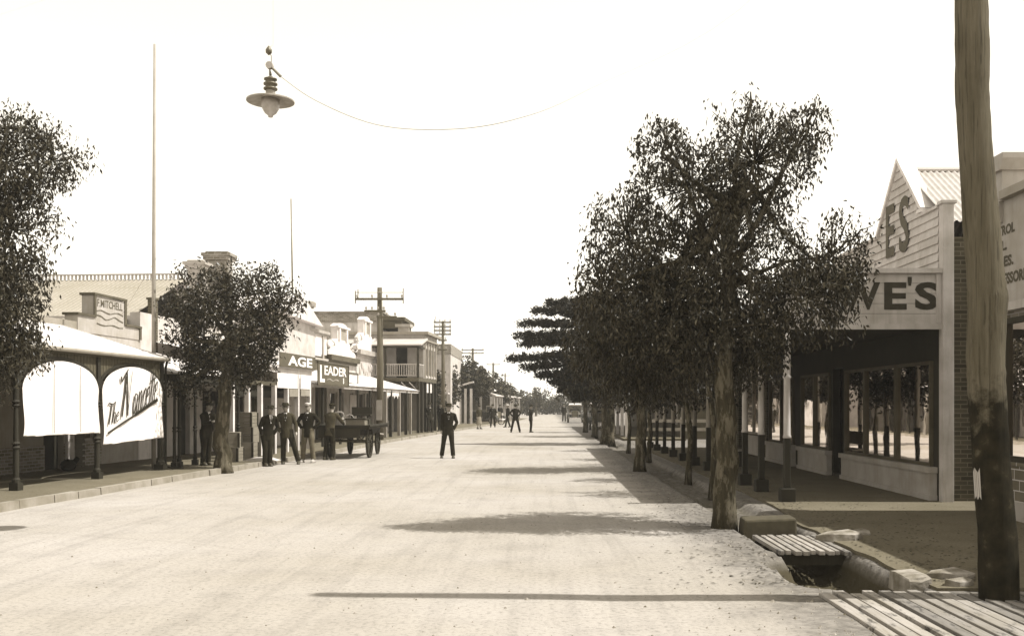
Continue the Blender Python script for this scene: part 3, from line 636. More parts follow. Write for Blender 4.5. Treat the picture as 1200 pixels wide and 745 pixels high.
def turned(mb, x, y, z0, z1, r=.05):
    h = z1-z0
    mb.box(x-r*1.35,x+r*1.35,y-r*1.35,y+r*1.35,z0,z0+.14)
    mb.lathe([(r*1.15,.14),(r*1.15,.2),(r*.85,.23),(r*.85,h*.40),(r*1.2,h*.41),(r*.8,h*.43),(r*1.2,h*.45),(r*.75,h*.47),(r*.62,h*.8),(r*1.15,h*.815),(r*.7,h*.83),(r*1.15,h*.85),(r*.8,h*.87),(r*.8,h)], (x,y,z0), 10); return mb

# ================================================================== LEFT 1: arched verandah shop
def Lt(name, label, cat, x, y, group=None): return Thing(name, label, cat, (x,y,0), 'L', group)
T = Lt('arched_shop', 'near left shop with a dark arched verandah over the footpath and a pale iron roof', 'shop', -1.2, 20)
EV = 2.74; FW = -2.6
wall = MB(); holes = [(17.2,19.4,.55,2.3),(22.9,23.75,.12,2.25),(24.7,25.3,.75,2.2)]
wall_holes(wall, FW-.3, FW, 12, 25.5, .1, 3.75, holes); wall.box(FW-7,FW-.3,12,12.25,.1,3.7); wall.box(FW-7,FW-.3,25.25,25.5,.1,3.7); T.part('wall', wall, M['grey'])
rise = MB(); 
for a, b in ((12.02,17.2),(17.2,19.4),(19.4,22.9),(23.75,24.2),(24.55,25.48)): rise.box(FW,FW+.03,a,b,.12,.72 if (a,b)!=(17.2,19.4) else .5)
T.part('stone_base', rise, M['brickm'])
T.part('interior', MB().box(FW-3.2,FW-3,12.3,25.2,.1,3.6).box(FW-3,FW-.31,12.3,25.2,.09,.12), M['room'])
T.part('pilaster', MB().box(FW+.002,FW+.09,23.78,24.08,.12,2.6), M['cream'])
lt = MB()
for i in range(7): lt.box(FW+.09,FW+.094,23.85+(i%2)*.03,24.0-(i%3)*.02,.75+i*.17,.84+i*.17)
T.part('pilaster_lettering', lt, M['letterG'])
bd = MB()
for i in range(10): bd.prism([(FW+.0,.14+i*.14),(FW+.05,.14+i*.14),(FW+.02,.275+i*.14),(FW+.0,.275+i*.14)], 'y', 24.1, 24.66)
bd.v = [(x,y,z) for x,y,z in bd.v]; T.part('weatherboards', bd, M['brown'])
window_x(T, FW-.15, 17.2, 19.4, .55, 2.3, cols=2, frame='brown'); window_x(T, FW-.15, 24.7, 25.3, .75, 2.2, frame='mid')
T.part('door', MB().box(FW-.2,FW-.15,22.9,23.75,.12,2.25), M['dark'])
# verandah frame
SP = [14.85,17.7,20.5,23.4]
for y in SP:
    m = MB(); turned(m, 0, y, .12, 2.0, .062 if y < 23 else .085); m.box(-.055,.055,y-.06,y+.06,2.0,EV-.02); T.part('post', m, M['dark'])
for a, b in zip(SP, SP[1:]):
    c = (a+b)/2; hw = (b-a)/2-.06; n = 16; m = MB()
    arc = [(c-hw*cos(pi*i/n), 1.98+.56*sin(pi*i/n)) for i in range(n+1)]
    for i in range(n):
        (y0,z0),(y1,z1) = arc[i], arc[i+1]
        m.add([(-.012,y0,z0),(-.012,y1,z1),(-.012,y1,2.66),(-.012,y0,2.66),(.012,y0,z0),(.012,y1,z1),(.012,y1,2.66),(.012,y0,2.66)], [(0,1,2,3),(4,5,6,7),(0,1,5,4),(3,2,6,7)])
    q = a+.1
    while q < b-.05:
        u_ = (q-c)/hw; zz = 1.98+.56*math.sqrt(max(0,1-min(1,u_*u_)))+.05
        m.box(.012,.022,q,q+.02,zz,2.66); q += .12
    sp = T.part('spandrel', m, M['brown'])
    m = MB()
    for i in range(n):
        (y0,z0),(y1,z1) = arc[i], arc[i+1]; m.prism([(y0,z0),(y1,z1),(c+(y1-c)*1.035,z1+.05),(c+(y0-c)*1.035,z0+.05)], 'x', -.04, .045)
    T.part('arch_moulding', m, M['dark'], parent=sp)
T.part('fascia', MB().box(-.05,.06,12,23.5,2.66,EV).box(.06,.085,12,23.52,2.7,EV-.01), M['brown'])
m = MB(); m.box(-2.55,-.06,23.40,23.46,2.56,EV-.03); T.part('end_beam', m, M['brown'])
T.part('gutter', MB().tube([(.12,12,EV+.0),(.12,23.55,EV+.0)], .045, 8), M['grey'])
T.part('downpipe', MB().tube([(.12,23.5,EV),(.02,23.62,EV-.2),(.02,23.62,.2),(.15,23.72,.14),(.4,23.75,.13)], .03, 8), M['dark'])
T.part('verandah_roof', corr((.14,23.6,EV+.03),(0,-11.6,0),(-2.72,0,.82), .076, .010, 1), M['tinlight'], smooth=True, rec=False)
T.part('verge', MB().add([(.14,23.6,EV-.03),(.14,23.64,EV-.03),(.14,23.64,EV+.05),(.14,23.6,EV+.05),(-2.58,23.6,EV+.79),(-2.58,23.64,EV+.79),(-2.58,23.64,EV+.87),(-2.58,23.6,EV+.87)], [(0,1,2,3),(4,5,6,7),(0,1,5,4),(1,2,6,5),(2,3,7,6),(3,0,4,7)]), M['cream'])
# stepped parapet with painted name
pp = MB(); pp.prism([(24.35,3.5),(27.6,3.5),(27.6,3.8),(26.75,3.84),(26.75,4.47),(25.15,4.52),(25.15,3.93),(24.35,3.92)], 'x', FW-.32, FW+.02); p_ = T.part('parapet', pp, M['mid'])
cp = MB()
for a, b, z in ((24.3,25.1,3.92),(25.1,26.8,4.5),(26.75,27.65,3.82)): cp.box(FW-.36,FW+.06,a,b,z,z+.06)
cp.box(FW+.02,FW+.05,26.69,26.8,3.84,4.5); cp.box(FW+.02,FW+.05,27.54,27.65,3.5,3.82); cp.box(FW+.02,FW+.05,25.1,25.2,3.92,4.5)
T.part('coping', cp, M['brown'], parent=p_)
T.part('lettering', put_text('F.MITCHELL', .19, (FW+.02,26.62-.0,4.2), (0,1,0), (0,0,1), .01, width=.001) if False else put_text('F.MITCHELL', .2, (FW+.022,25.28,4.22), (0,1,0), (0,0,1), .012, width=1.32), M['brown'], parent=p_, rec=False)
m = MB()
for j, (z, am) in enumerate(((4.1,.03),(3.95,.05),(3.76,.02))): stroke(m, [(25.25+i*.23, z+am*sin(i*1.7+j)) for i in range(7)], .035, lambda a,b: (FW+.026,a,b))
T.part('flourish', m, M['brown'], parent=p_, rec=False)
# main roof
T.part('roof', corr((FW-.35,26.2,3.5),(-7.5,0,0),(0,5.2,2.2), .15, .03, 1), M['tindark'], smooth=True, rec=False)
T.part('roof', corr((FW-.35,36.6,3.5),(-7.5,0,0),(0,-5.2,2.2), .15, .02, 1), M['tinlight'], smooth=True, rec=False)
m = MB().box(FW-7.85,FW-.35,31.36,31.44,5.86,5.9)
for i in range(58): m.box(FW-.5-i*.126,FW-.44-i*.126,31.38,31.42,5.72,5.86)
T.part('ridge_cresting', m, M['cream'])
# canvas blinds
def blind(label, a, b, z0, z1l):
    c = (a+b)/2; hw = (b-a)/2-.075; n = 20; m = MB(); rows = 12; vs = []
    for i in range(n+1):
        u_ = -cos(pi*i/n); top = 1.97+.54*math.sqrt(max(0,1-u_*u_)); bot = z0+(z1l-z0)*(u_+1)/2+.015*sin(i*.9)
        for j in range(rows+1):
            t = j/rows; pin = 1-.02*sin(pi*t)*abs(u_)
            vs.append((.075+.018*sin(i*1.3+j*.5)*(1-t*.8)+.02*(1-t), c+hw*u_*pin, bot+(top-bot)*t))
    fs = [(i*(rows+1)+j,(i+1)*(rows+1)+j,(i+1)*(rows+1)+j+1,i*(rows+1)+j+1) for i in range(n) for j in range(rows)]
    m.add(vs, fs); T = Lt('blind', label, 'canvas blind', .07, c, group='canvas blinds in the verandah arches')
    T.part('canvas', m, M['blind'], smooth=True)
    T.part('batten', MB().tube([(.085,a+.09,z0),(.085,b-.09,z1l)], .014, 6), M['cream']); return T
T = blind('plain white canvas blind filling the left verandah arch', 17.7, 20.5, 1.10, 1.09)
for y in (18.72,19.66): T.part('seam', MB().box(.112,.122,y-.006,y+.006,1.12,2.42), M['mid'])
T = blind('white canvas blind painted with The Nancette in dark brush script', 20.5, 23.4, .84, .90)
S = MB(); fn0 = lambda u_, v: (.118, 20.66+u_*2.5, .95+v*2.5)
# script drawn as brush strokes; local units: width of the blind = 1
def ss(pts, ox, oy, sc, w_): stroke(S, [(ox+(p[0]+p[1]*.22)*sc*.8, oy+p[1]*sc) for p in pts], w_, fn0)
# The
ss([(0,.95),(.1,1.05),(.5,1.0),(.95,1.12)], .0, .12, .17, .016); ss([(.45,1.05),(.4,.5),(.3,0)], .0, .12, .17, .02)
ss([(.8,1.15),(.72,.5),(.64,0)], .015, .13, .16, .018); ss([(.62,.1),(.82,.55),(.98,.45),(.92,.05),(1.08,.05)], .015, .13, .16, .014)
ss([(1.15,.25),(1.4,.35),(1.33,.5),(1.14,.3),(1.2,.0),(1.5,.12)], .02, .145, .16, .014)
# N
ss([(-.30,.90),(-.24,.78),(-.10,.92),(.08,1.08)], .285, .19, .38, .024); ss([(.03,1.03),(.0,.5),(-.05,.0)], .28, .18, .39, .026)
ss([(.03,1.03),(.17,.5),(.28,.03)], .28, .18, .38, .024); ss([(.28,.03),(.29,.5),(.33,1.06)], .28, .18, .38, .016)
ox = .45; sc = .2
def s2(pts, ox, oy, w_): stroke(S, [(ox+(p[0]*.5+p[1]*.2)*sc, oy+p[1]*sc) for p in pts], w_, fn0)
for ch in 'ancette':
    oy = .2+(ox-.45)*.3
    if ch == 'a': L__ = [[(.6,.85),(.25,.9),(.05,.4),(.2,.02),(.5,.3),(.62,.85)],[(.62,.85),(.6,.2),(.75,.02),(.9,.2)]]; ad = .092
    elif ch == 'n': L__ = [[(.05,.9),(.1,.5),(.05,0)],[(.08,.4),(.35,.9),(.5,.8),(.48,.15),(.62,.02),(.8,.2)]]; ad = .085
    elif ch == 'c': L__ = [[(.55,.75),(.4,.92),(.12,.6),(.1,.15),(.35,.0),(.65,.25)]]; ad = .066
    elif ch == 'e': L__ = [[(.1,.4),(.45,.6),(.42,.9),(.15,.7),(.08,.2),(.3,.0),(.6,.2)]]; ad = .062
    else: L__ = [[(.3,1.7),(.25,.9),(.2,.2),(.32,.0),(.5,.15)],[(-.05,1.05),(.3,1.12),(.65,1.2)]]; ad = .05
    for p in L__: s2(p, ox, oy, .0185)
    ox += ad
stroke(S, [(.02,.045),(.3,.135),(.6,.225),(.93,.33)], .03, fn0, False); stroke(S, [(.5,.197),(.7,.262),(.94,.335)], .05, fn0, False)
T.part('lettering', S, M['letter'], rec=False)

# ================================================================== LEFT 2: low verandah shop behind the street tree
T = Lt('low_verandah_shop', 'pale shop with a low dark verandah between the arched shop and the gum tree', 'shop', -1.2, 28)
T.part('wall', wall_holes(MB(), FW-.3, FW, 27.65, 34.2, .1, 4.3, [(28.75,29.2,.12,2.2),(30.05,30.95,.12,2.3),(31.9,33.6,.7,2.2)]).box(FW-6,FW-.3,33.95,34.2,.1,4.2).box(FW-6,FW-.3,27.65,27.9,.1,4.2), M['cream'])
T.part('interior', MB().box(FW-2.2,FW-2,27.9,33.9,.1,4.2), M['room'])
T.part('door', MB().box(FW-.02,FW+.03,27.5,28.62,.12,2.2), M['white']); T.part('door', MB().box(FW-.2,FW-.15,30.05,30.95,.12,2.3), M['dark'], label='dark double door')
T.part('door', MB().box(FW-.2,FW-.15,28.75,29.2,.12,2.2), M['dark'], label='narrow dark door')
window_x(T, FW-.15, 31.9, 33.6, .7, 2.2, cols=2)
T.part('wall', MB().box(FW-.3,FW-.002,25.5,27.64,.1,3.5), M['mid'])
T.part('party_wall', MB().box(FW-.17,FW+.02,28.45,28.7,2.3,4.74).box(FW-.2,FW+.05,28.42,28.73,4.74,4.8), M['brickd'])
T.part('parapet', MB().box(FW-.32,FW+.04,30.9,34.2,4.3,5.1).box(FW-.38,FW+.1,30.85,34.25,5.1,5.2).box(FW-.38,FW+.08,30.85,34.25,4.3,4.38), M['white'])
for y in (24.15,24.42,25.35,26.9,28.3): T.part('post', turned(MB(), 0, y, .12, 2.3, .05), M['dark'])
for a, b in ((24.42,25.35),(25.35,26.9),(26.9,28.3)):
    m = MB(); c = (a+b)/2; hw = (b-a)/2-.05; n = 10
    for i in range(n):
        y0, y1 = c-hw*cos(pi*i/n), c-hw*cos(pi*(i+1)/n); z0, z1 = 1.95+.28*sin(pi*i/n), 1.95+.28*sin(pi*(i+1)/n)
        m.prism([(y0,z0),(y1,z1),(y1,2.26),(y0,2.26)], 'x', -.015, .015)
    T.part('valance', m, M['dark'])
T.part('fascia', MB().box(-.04,.05,23.95,28.5,2.26,2.42).box(-2.55,-.04,23.95,24.02,2.26,2.42), M['dark'])
T.part('verandah_roof', corr((.12,23.9,2.44),(0,4.7,0),(-2.7,0,.75), .076, .010, 1), M['tinlight'], smooth=True, rec=False)
T.part('roof', corr((FW-.35,34,4.1),(-6.5,0,0),(0,-3.2,1.3), .15, .02, 1), M['tin'], smooth=True, rec=False)
def chim(label, px, Y, w_, top, mat, base=3.4):
    X = xp(px, Y); T = Thing('chimney', label, 'chimney', (X,Y,base), group='chimneys above the left shops')
    T.part('stack', MB().box(X-w_/2,X+w_/2,Y-.3,Y+.3,base,top-.3), mat); T.part('cap', MB().box(X-w_/2-.08,X+w_/2+.08,Y-.38,Y+.38,top-.3,top-.16).box(X-w_/2-.14,X+w_/2+.14,Y-.42,Y+.42,top-.16,top-.06).box(X-w_/2-.02,X+w_/2+.02,Y-.3,Y+.3,top-.06,top), mat)
chim('pale rendered chimney with a wide cap behind the left gum tree', 232, 34, .5, zp(306,34), M['mid'])
chim('darker brick chimney rising above the left gum tree crown', 257, 35, .75, zp(296,35), M['brickm'])
T = Thing('house', 'pale gabled house behind the street row on the left', 'house', (-15,38,0))
T.part('wall', MB().box(-20,-10.2,37,44,0,5.2), M['cream']); T.part('roof', MB().prism([(36.7,5.2),(44.3,5.2),(40.5,6.2)], 'x', -20.3, -9.9), M['tinlight'])

# flag mast
T = Lt('flag_mast', 'very tall slim white mast behind the end of the arched verandah', 'mast', -.35, 23.78, group='roof masts')
T.part('pole', MB().tube([(-.35,23.78,.1),(-.35,23.78,5),(-.33,23.78,10.4)], [.055,.045,.025], 10), M['wood'], smooth=True)
T = Thing('flag_mast', 'thin dark mast standing above the AGE newsagency roof', 'mast', (xp(343,42),42,4), group='roof masts')
T.part('pole', MB().tube([(xp(344,42),42,4),(xp(341,42),42,zp(233,42))], [.05,.025], 8), M['metal'], smooth=True)
single('stay_wire', MB().tube([W(185,300,23.78),W(142,370,26.6)], .004, 4), M['wire'], 'stay wire slanting from the tall white mast to the Mitchell parapet', 'wire', org=(-9,24,4))

# ================================================================== LEFT 3: newsagency
T = Lt('newsagency', 'white shop with square white verandah posts, panelled parapet and the AGE board', 'shop', -1.2, 33)
T.part('wall', wall_holes(MB(), FW-.3, FW, 34.25, 45.9, .1, 4.0, [(35,36.6,.6,2.3),(37,38,.12,2.3),(38.5,40.6,.6,2.3),(41.2,43.2,.6,2.3),(43.6,44.6,.12,2.3)]), M['brown'])
T.part('side_wall', MB().box(FW-8,FW-.3,34.25,34.5,.1,4.9).box(FW-8,FW-.3,45.6,45.9,.1,4.9), M['cream'])
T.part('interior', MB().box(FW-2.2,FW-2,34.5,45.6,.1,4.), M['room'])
for a, b in ((35,36.6),(38.5,40.6),(41.2,43.2)): window_x(T, FW-.15, a, b, .6, 2.3, cols=2, frame='cream')
for a in (37,43.6): T.part('door', MB().box(FW-.2,FW-.15,a,a+1,.12,2.3), M['dark'])
pr = T.part('parapet', MB().box(FW-.32,FW+.02,35.6,45.9,4.0,4.95), M['white'])
cn = MB().box(FW-.4,FW+.16,35.5,46.0,4.95,5.08).box(FW+.02,FW+.1,35.5,45.95,4.86,4.95).box(FW+.02,FW+.1,35.5,45.95,3.72,3.82)
T.part('cornice', cn, M['mid'], parent=pr)
for y in (35.7,39.4,41.9,45.2):
    T.part('pilaster', MB().box(FW+.02,FW+.08,y-.08,y+.12,3.82,4.86), M['mid'], parent=pr)
for a, b in ((36,39.1),(39.75,41.6),(42.2,45.0)): T.part('panel', MB().box(FW+.02,FW+.035,a,b,3.9,4.78), M['white'], parent=pr)
for t, z in (('NEWS',4.36),('PAPER',3.98)): T.part('lettering', put_text(t, .27, (FW+.036,39.9,z), (0,1,0), (0,0,1), .0, width=1.5), M['letterG'], parent=pr, rec=False)
T.part('roof', corr((FW-.35,45.8,4.3),(-7.5,0,0),(0,-5.6,1.5), .2, .02, 1), M['tinlight'], smooth=True, rec=False)
T.part('roof', corr((FW-.35,34.4,4.3),(-7.5,0,0),(0,5.8,1.5), .2, .03, 1), M['roofiron'], smooth=True, rec=False)
# verandah
PY = [27.8,29,30.05,31.3,32.5,33.6,34.9]
for y in PY:
    hgt = 2.3 if y < 33 else 2.7
    T.part('post', MB().box(-.065,.065,y-.065,y+.065,.12,hgt), M['white'])
T.part('fascia', MB().box(-.03,.05,28.5,35.1,2.72,2.86).box(.05,.12,28.5,35.1,2.86,2.9), M['white'])
T.part('beam', MB().box(-.05,.04,28.5,35.1,2.28,2.4), M['brown'])
T.part('verandah_roof', corr((.12,28.5,2.92),(0,6.8,0),(-2.7,0,.6), .1, .010, 1), M['tinlight'], smooth=True, rec=False)
bl = MB(); 
for a, b in ((31.4,33.45),(33.75,34.8)): bl.box(.06,.075,a,b,2.22,2.7)
T.part('drop_blind', bl, M['blind'])
T.part('drop_blind', MB().box(.06,.075,32.6,33.5,1.95,2.2).box(.06,.075,33.8,34.8,1.98,2.2), M['grey'], label='grey lower blind')
T.part('bulkhead', MB().box(-.4,-.35,28.3,33.3,1.9,2.28), M['dark'])
s_ = Lt('sign_board', 'long dark sign board lettered AGE in white, above the verandah', 'shop sign', .14, 33.2, group='newspaper sign boards')
s_.part('board', MB().box(.13,.17,31.4,35.15,2.9,3.37), M['signdark'], bevel=.01)
s_.part('lettering', put_text('AGE', .33, (.172,32.15,2.97), (0,1,0), (0,0,1), .03, width=2.6), M['letterW'], rec=False)
s_ = Lt('sign_board', 'dark hanging sign board lettered LEADER in white beside the AGE board', 'shop sign', .2, 37.2, group='newspaper sign boards')
s_.part('board', MB().box(.2,.24,35.25,39.3,2.42,3.2), M['signdark'], bevel=.01)
s_.part('frame', MB().box(.2,.26,35.2,39.35,3.2,3.24).box(.2,.26,35.2,39.35,2.38,2.42).box(.2,.26,39.3,39.35,2.42,3.2), M['brown'])
s_.part('lettering', put_text('L', .62, (.242,35.45,2.5), (0,1,0), (0,0,1), .03, width=.6), M['letterW'], rec=False)
s_.part('lettering', put_text('EADER', .34, (.242,36.0,2.78), (0,1,0), (0,0,1), .02, width=3.0), M['letterW'], rec=False)
m = MB(); stroke(m, [(36.3,2.6),(36.7,2.64),(37.1,2.58),(37.5,2.63),(37.9,2.6)], .05, lambda a,b: (.245,a,b)); s_.part('flourish', m, M['letterG'], rec=False)
s_.part('lettering', put_text('B', .22, (.242,38.5,2.5), (0,1,0), (0,0,1), .03), M['letterW'], rec=False)

# ================================================================== LEFT 4 and 5: scrolled parapets
def scroll_shop(name, label, y0, y1, cz, pk, mat, cmat, group):
    T = Lt(name, label, 'shop', -1.2, (y0+y1)/2, group); c = (y0+y1)/2; hw = (y1-y0)/2
    T.part('wall', wall_holes(MB(), FW-.3, FW, y0, y1, .1, cz, [(y0+.5,y0+1.8,.6,2.3),(y0+2.1,y0+2.9,.12,2.3),(y1-1.1,y1-.4,.6,2.3)]), M['cream'])
    T.part('side_wall', MB().box(FW-7,FW-.3,y0,y0+.25,.1,cz-.1).box(FW-7,FW-.3,y1-.25,y1,.1,cz-.1), M['brickm'])
    T.part('interior', MB().box(FW-2.2,FW-2,y0+.3,y1-.3,.1,3.5), M['room'])
    window_x(T, FW-.15, y0+.5, y0+1.8, .6, 2.3, frame='cream'); window_x(T, FW-.15, y1-1.1, y1-.4, .6, 2.3, frame='cream'); T.part('door', MB().box(FW-.2,FW-.15,y0+2.1,y0+2.9,.12,2.3), M['dark'])
    h = pk-cz-.35; z = cz+.35; pts = []
    half = [(hw*.96,0),(hw*.96,h*.12),(hw*.86,h*.2),(hw*.7,h*.2),(hw*.6,h*.27),(hw*.52,h*.42),(hw*.36,h*.5),(hw*.36,h*.86),(hw*.42,h*.88)]
    pts = [(c+a, z+b) for a, b in half]+[(c+hw*.2,z+h*.98),(c,z+h),(c-hw*.2,z+h*.98)]+[(c-a, z+b) for a, b in reversed(half)]
    p = T.part('parapet', MB().prism(pts, 'x', FW-.3, FW+.03), M[mat])
    m = MB().box(FW+.03,FW+.1,c-hw*.3,c-hw*.2,z+h*.48,z+h*.86).box(FW+.03,FW+.1,c+hw*.2,c+hw*.3,z+h*.48,z+h*.86).box(FW+.03,FW+.13,c-hw*.42,c+hw*.42,z+h*.84,z+h*.9)
    T.part('pediment', m, M[mat], parent=p); T.part('niche', MB().box(FW+.03,FW+.035,c-hw*.19,c+hw*.19,z+h*.5,z+h*.83), M['grey'], parent=p)
    m = MB()
    for q in (-1,1):
        m.tube([(FW+.06,c+q*hw*(.86-.3*cos(t*.5)*(1-t*.06)),z+h*(.3+.16*sin(t*.5)*(1-t*.06))) for t in range(12)], .03, 5)
        m.lathe([(.06,0),(.11,.05),(.13,.16),(.07,.24),(.1,.3),(.02,.42)], (FW-.12,c+q*hw*.86,z+h*.18), 10)
    T.part('scroll', m, M['cream'], parent=p)
    T.part('cornice', MB().prism([(FW+.0,cz),(FW+.1,cz),(FW+.26,cz+.25),(FW+.26,cz+.32),(FW+.03,cz+.36),(FW+.0,cz+.36)], 'y', y0-.05, y1+.05) if False else MB().box(FW+.001,FW+.1,y0,y1,cz,cz+.12).box(FW+.001,FW+.24,y0-.04,y1+.04,cz+.12,cz+.36), M[cmat])
    T.part('roof', corr((FW-.35,y1,cz-.2),(-6.5,0,0),(0,-hw,1), .2, .02, 1), M['tin'], smooth=True, rec=False)
    return T
T = scroll_shop('scrolled_parapet_shop', 'small white shop front with a scrolled gable and dark cornice', 46.0, 51.2, 3.7, 5.72, 'white', 'brown', 'shops with scrolled parapets')
s_ = Lt('sign_board', 'small white sign board on the verandah roof right of LEADER', 'shop sign', -.2, 41.5); s_.part('board', MB().box(-.2,-.15,39.6,42.2,2.62,2.98), M['white']); s_.part('frame', MB().box(-.2,-.12,39.55,42.25,2.98,3.03).box(-.2,-.12,42.2,42.25,2.6,2.98), M['brown'])
T.part('pinnacle', MB().box(FW-.28,FW+.0,46.0,46.5,4.06,4.5), M['brickm'])
T = scroll_shop('ornate_shop', 'taller ornate white shop front with a stucco gable beside the hotel', 51.4, 55.6, 4.25, 6.5, 'white', 'mid', 'shops with scrolled parapets')
m = MB()
for i in range(9):
    y = 52.+.4*i; m.ell((FW+.03,y,3.5+.25*sin(i*1.4)), (.08,.1,.22), 8, 5)
T.part('stucco_ornament', m, M['cream'])
# their shared verandah, on posts
T = Lt('street_verandah', 'lean-to verandah on thin dark posts from the LEADER sign to the hotel', 'verandah', -1.2, 45)
for i, y in enumerate((36.6,39.0,41.7,43.8)): T.part('post', MB().tube([(0,y,.12),(0,y,2.4)], .055, 8), M['dark'])
for i, y in enumerate((46.8,47.9,49.8,51.5,52.6)): T.part('post', MB().box(-.07,.07,y-.07,y+.07,.12,2.4), M['woodd' if i%2 else 'wood'])
T.part('fascia', MB().box(-.03,.05,35.2,54.6,2.32,2.44), M['cream'])
T.part('verandah_roof', corr((.12,35.2,2.46),(0,19.4,0),(-2.7,0,.78), .12, .010, 1), M['tinlight'], smooth=True, rec=False)
m = MB()
for i in range(4):
    a = 46.9+i*.72; m.prism([(a,2.3),(a+.7,2.3),(a+.7,2.08),(a+.53,2.16),(a+.35,1.98),(a+.17,2.16),(a,2.08)], 'x', .0, .02)
T.part('scalloped_valance', m, M['white'])
T.part('poster', MB().box(FW+.02,FW+.05,49.9,51.4,.5,2.2), M['white'])

# ================================================================== LEFT 6: long hall, hotel with balcony
Yh = 58
T = Thing('hall', 'big brick building with a dark parapet band and pale hipped roof behind the shop row', 'hall', (-14,60,0))
T.part('wall', MB().box(-24,-9.6,Yh,70,0,zp(377,Yh)), M['cream'])
T.part('parapet', MB().box(-24,-9.5,Yh-.1,70,zp(377,Yh),zp(367,Yh)).box(-24.1,-9.4,Yh-.18,70.1,zp(367,Yh),zp(365,Yh)), M['brickm'])
T.part('roof', MB().add([(-22,Yh+.5,zp(367,Yh)),(-11,Yh+.5,zp(367,Yh)),(-11,69,zp(367,Yh)),(-22,69,zp(367,Yh)),(-18.5,63,zp(354,60)),(-13.2,63,zp(354,60))], [(0,1,5,4),(1,2,5),(2,3,4,5),(3,0,4)]), M['tinlight'])
T.part('vent_cap', MB().lathe([(.2,-.8),(.2,0),(.36,.03),(.36,.25),(.25,.36),(.1,.4)], (xp(364,62),62,zp(360,62)), 12), M['brickm'])
T.part('front_cornice', MB().box(-9.5,-8.3,Yh-.3,62,zp(385,Yh),zp(376,Yh)).box(-9.5,-8.1,Yh-.4,62,zp(376,Yh),zp(372,Yh)), M['brown'])
T = Lt('hotel', 'two storey hotel with a timber balcony over the footpath', 'hotel', -1.5, 57)
BW = -2.25
T.part('wall', wall_holes(MB(), BW-.3, BW, 54.9, 60.2, .1, 3.0, [(55.6,56.4,.12,2.3),(57.2,58.2,.7,2.3),(58.8,59.6,.12,2.3)]).box(BW-6,BW-.3,54.65,54.9,.1,3.0), M['mid'])
T.part('interior', MB().box(BW-2.2,BW-2,54.9,60.2,.1,3.), M['room']); window_x(T, BW-.15, 57.2,58.2,.7,2.3, rows=2)
for a in (55.6,58.8): T.part('door', MB().box(BW-.2,BW-.15,a,a+.8,.12,2.3), M['dark'])
PX = .0
up = wall_holes(MB(), PX-.25, PX, 56.6, 60.3, 3.2, 5.35, [(56.95,57.45,3.4,4.95),(57.8,58.3,3.4,4.95),(58.65,59.15,3.4,4.95),(59.5,60.0,3.4,4.95)])
up.box(-8,-1.6,56.4,56.6,3.2,5.35).box(-.95,PX,56.4,56.6,3.2,5.35).box(-1.6,-.95,56.4,56.6,5.0,5.35).box(-8,PX,60.3,60.5,.1,5.35)
T.part('upper_wall', up, M['mid'])
T.part('balcony_door', MB().box(-1.6,-.95,56.5,56.55,3.2,5.0), M['dark'])
T.part('upper_room', MB().box(-2.2,-2.1,56.7,60.2,3.2,5.3), M['room'])
for a in (56.95,57.8,58.65,59.5):
    window_x(T, PX-.15, a, a+.5, 3.4, 4.95, frame='cream', rows=2); T.part('apron_panel', MB().box(PX,PX+.03,a-.08,a+.6,3.25,3.34), M['cream'])
for a in (56.62,57.5,58.35,59.2,60.1): T.part('pilaster', MB().box(PX,PX+.06,a,a+.16,3.2,5.3), M['grey'])
p = T.part('parapet', MB().box(-8,PX+.04,56.35,60.5,5.35,5.72), M['mid']); T.part('cornice', MB().box(-8,PX+.3,56.15,60.7,5.72,5.88).box(-8,PX+.15,56.25,60.6,5.36,5.44), M['grey'], parent=p)
T.part('chimney', MB().box(-1.75,-1.15,57.6,58.2,5.8,6.25).box(-1.9,-1.0,57.45,58.35,6.25,6.42), M['mid'])
T.part('balcony_floor', MB().box(-8,PX+.05,54.7,60.3,3.0,3.199), M['brown'])
T.part('balcony_roof', MB().prism([(54.5,4.98),(54.5,5.05),(56.34,5.5),(56.34,5.4)], 'x', -4.5, PX+.25), M['tin'])
T.part('balcony_beam', MB().box(-4.5,PX+.06,54.66,54.74,4.86,4.97).box(PX-.05,PX+.05,54.74,56.35,4.86,4.97), M['woodd'])
T.part('balcony_post', MB().box(PX-.06,PX+.06,54.69,54.81,3.2,4.86), M['woodd']); T.part('balcony_post', MB().box(-1.9,-1.8,54.7,54.8,3.2,4.86), M['woodd'])
for y in (54.75,55.8,56.9,58.0,59.1,60.15): T.part('post', MB().box(PX-.07,PX+.07,y-.07,y+.07,.12,3.0), M['woodd'])
m = MB().box(-4.5,PX,54.71,54.77,3.92,3.98).box(-4.5,PX,54.71,54.77,3.3,3.34); q = -4.45
while q < PX: m.box(q,q+.04,54.72,54.75,3.34,3.92); q += .13
m.box(PX-.03,PX+.03,54.8,56.35,3.92,3.98); q = 54.9
while q < 56.3: m.box(PX-.015,PX+.015,q,q+.04,3.25,3.92); q += .16
T.part('balcony_railing', m, M['mid'])
m = MB().tube([(PX-.05,54.75,2.5),(PX-.5,54.75,2.95)], .035, 5).tube([(PX-.95,54.75,2.95),(PX-.5,54.75,2.5)], .035, 5)
T.part('bracket', m, M['cream'])
T.part('blind', MB().box(PX-.03,PX-.01,56.9,59.1,2.4,2.95), M['white'])

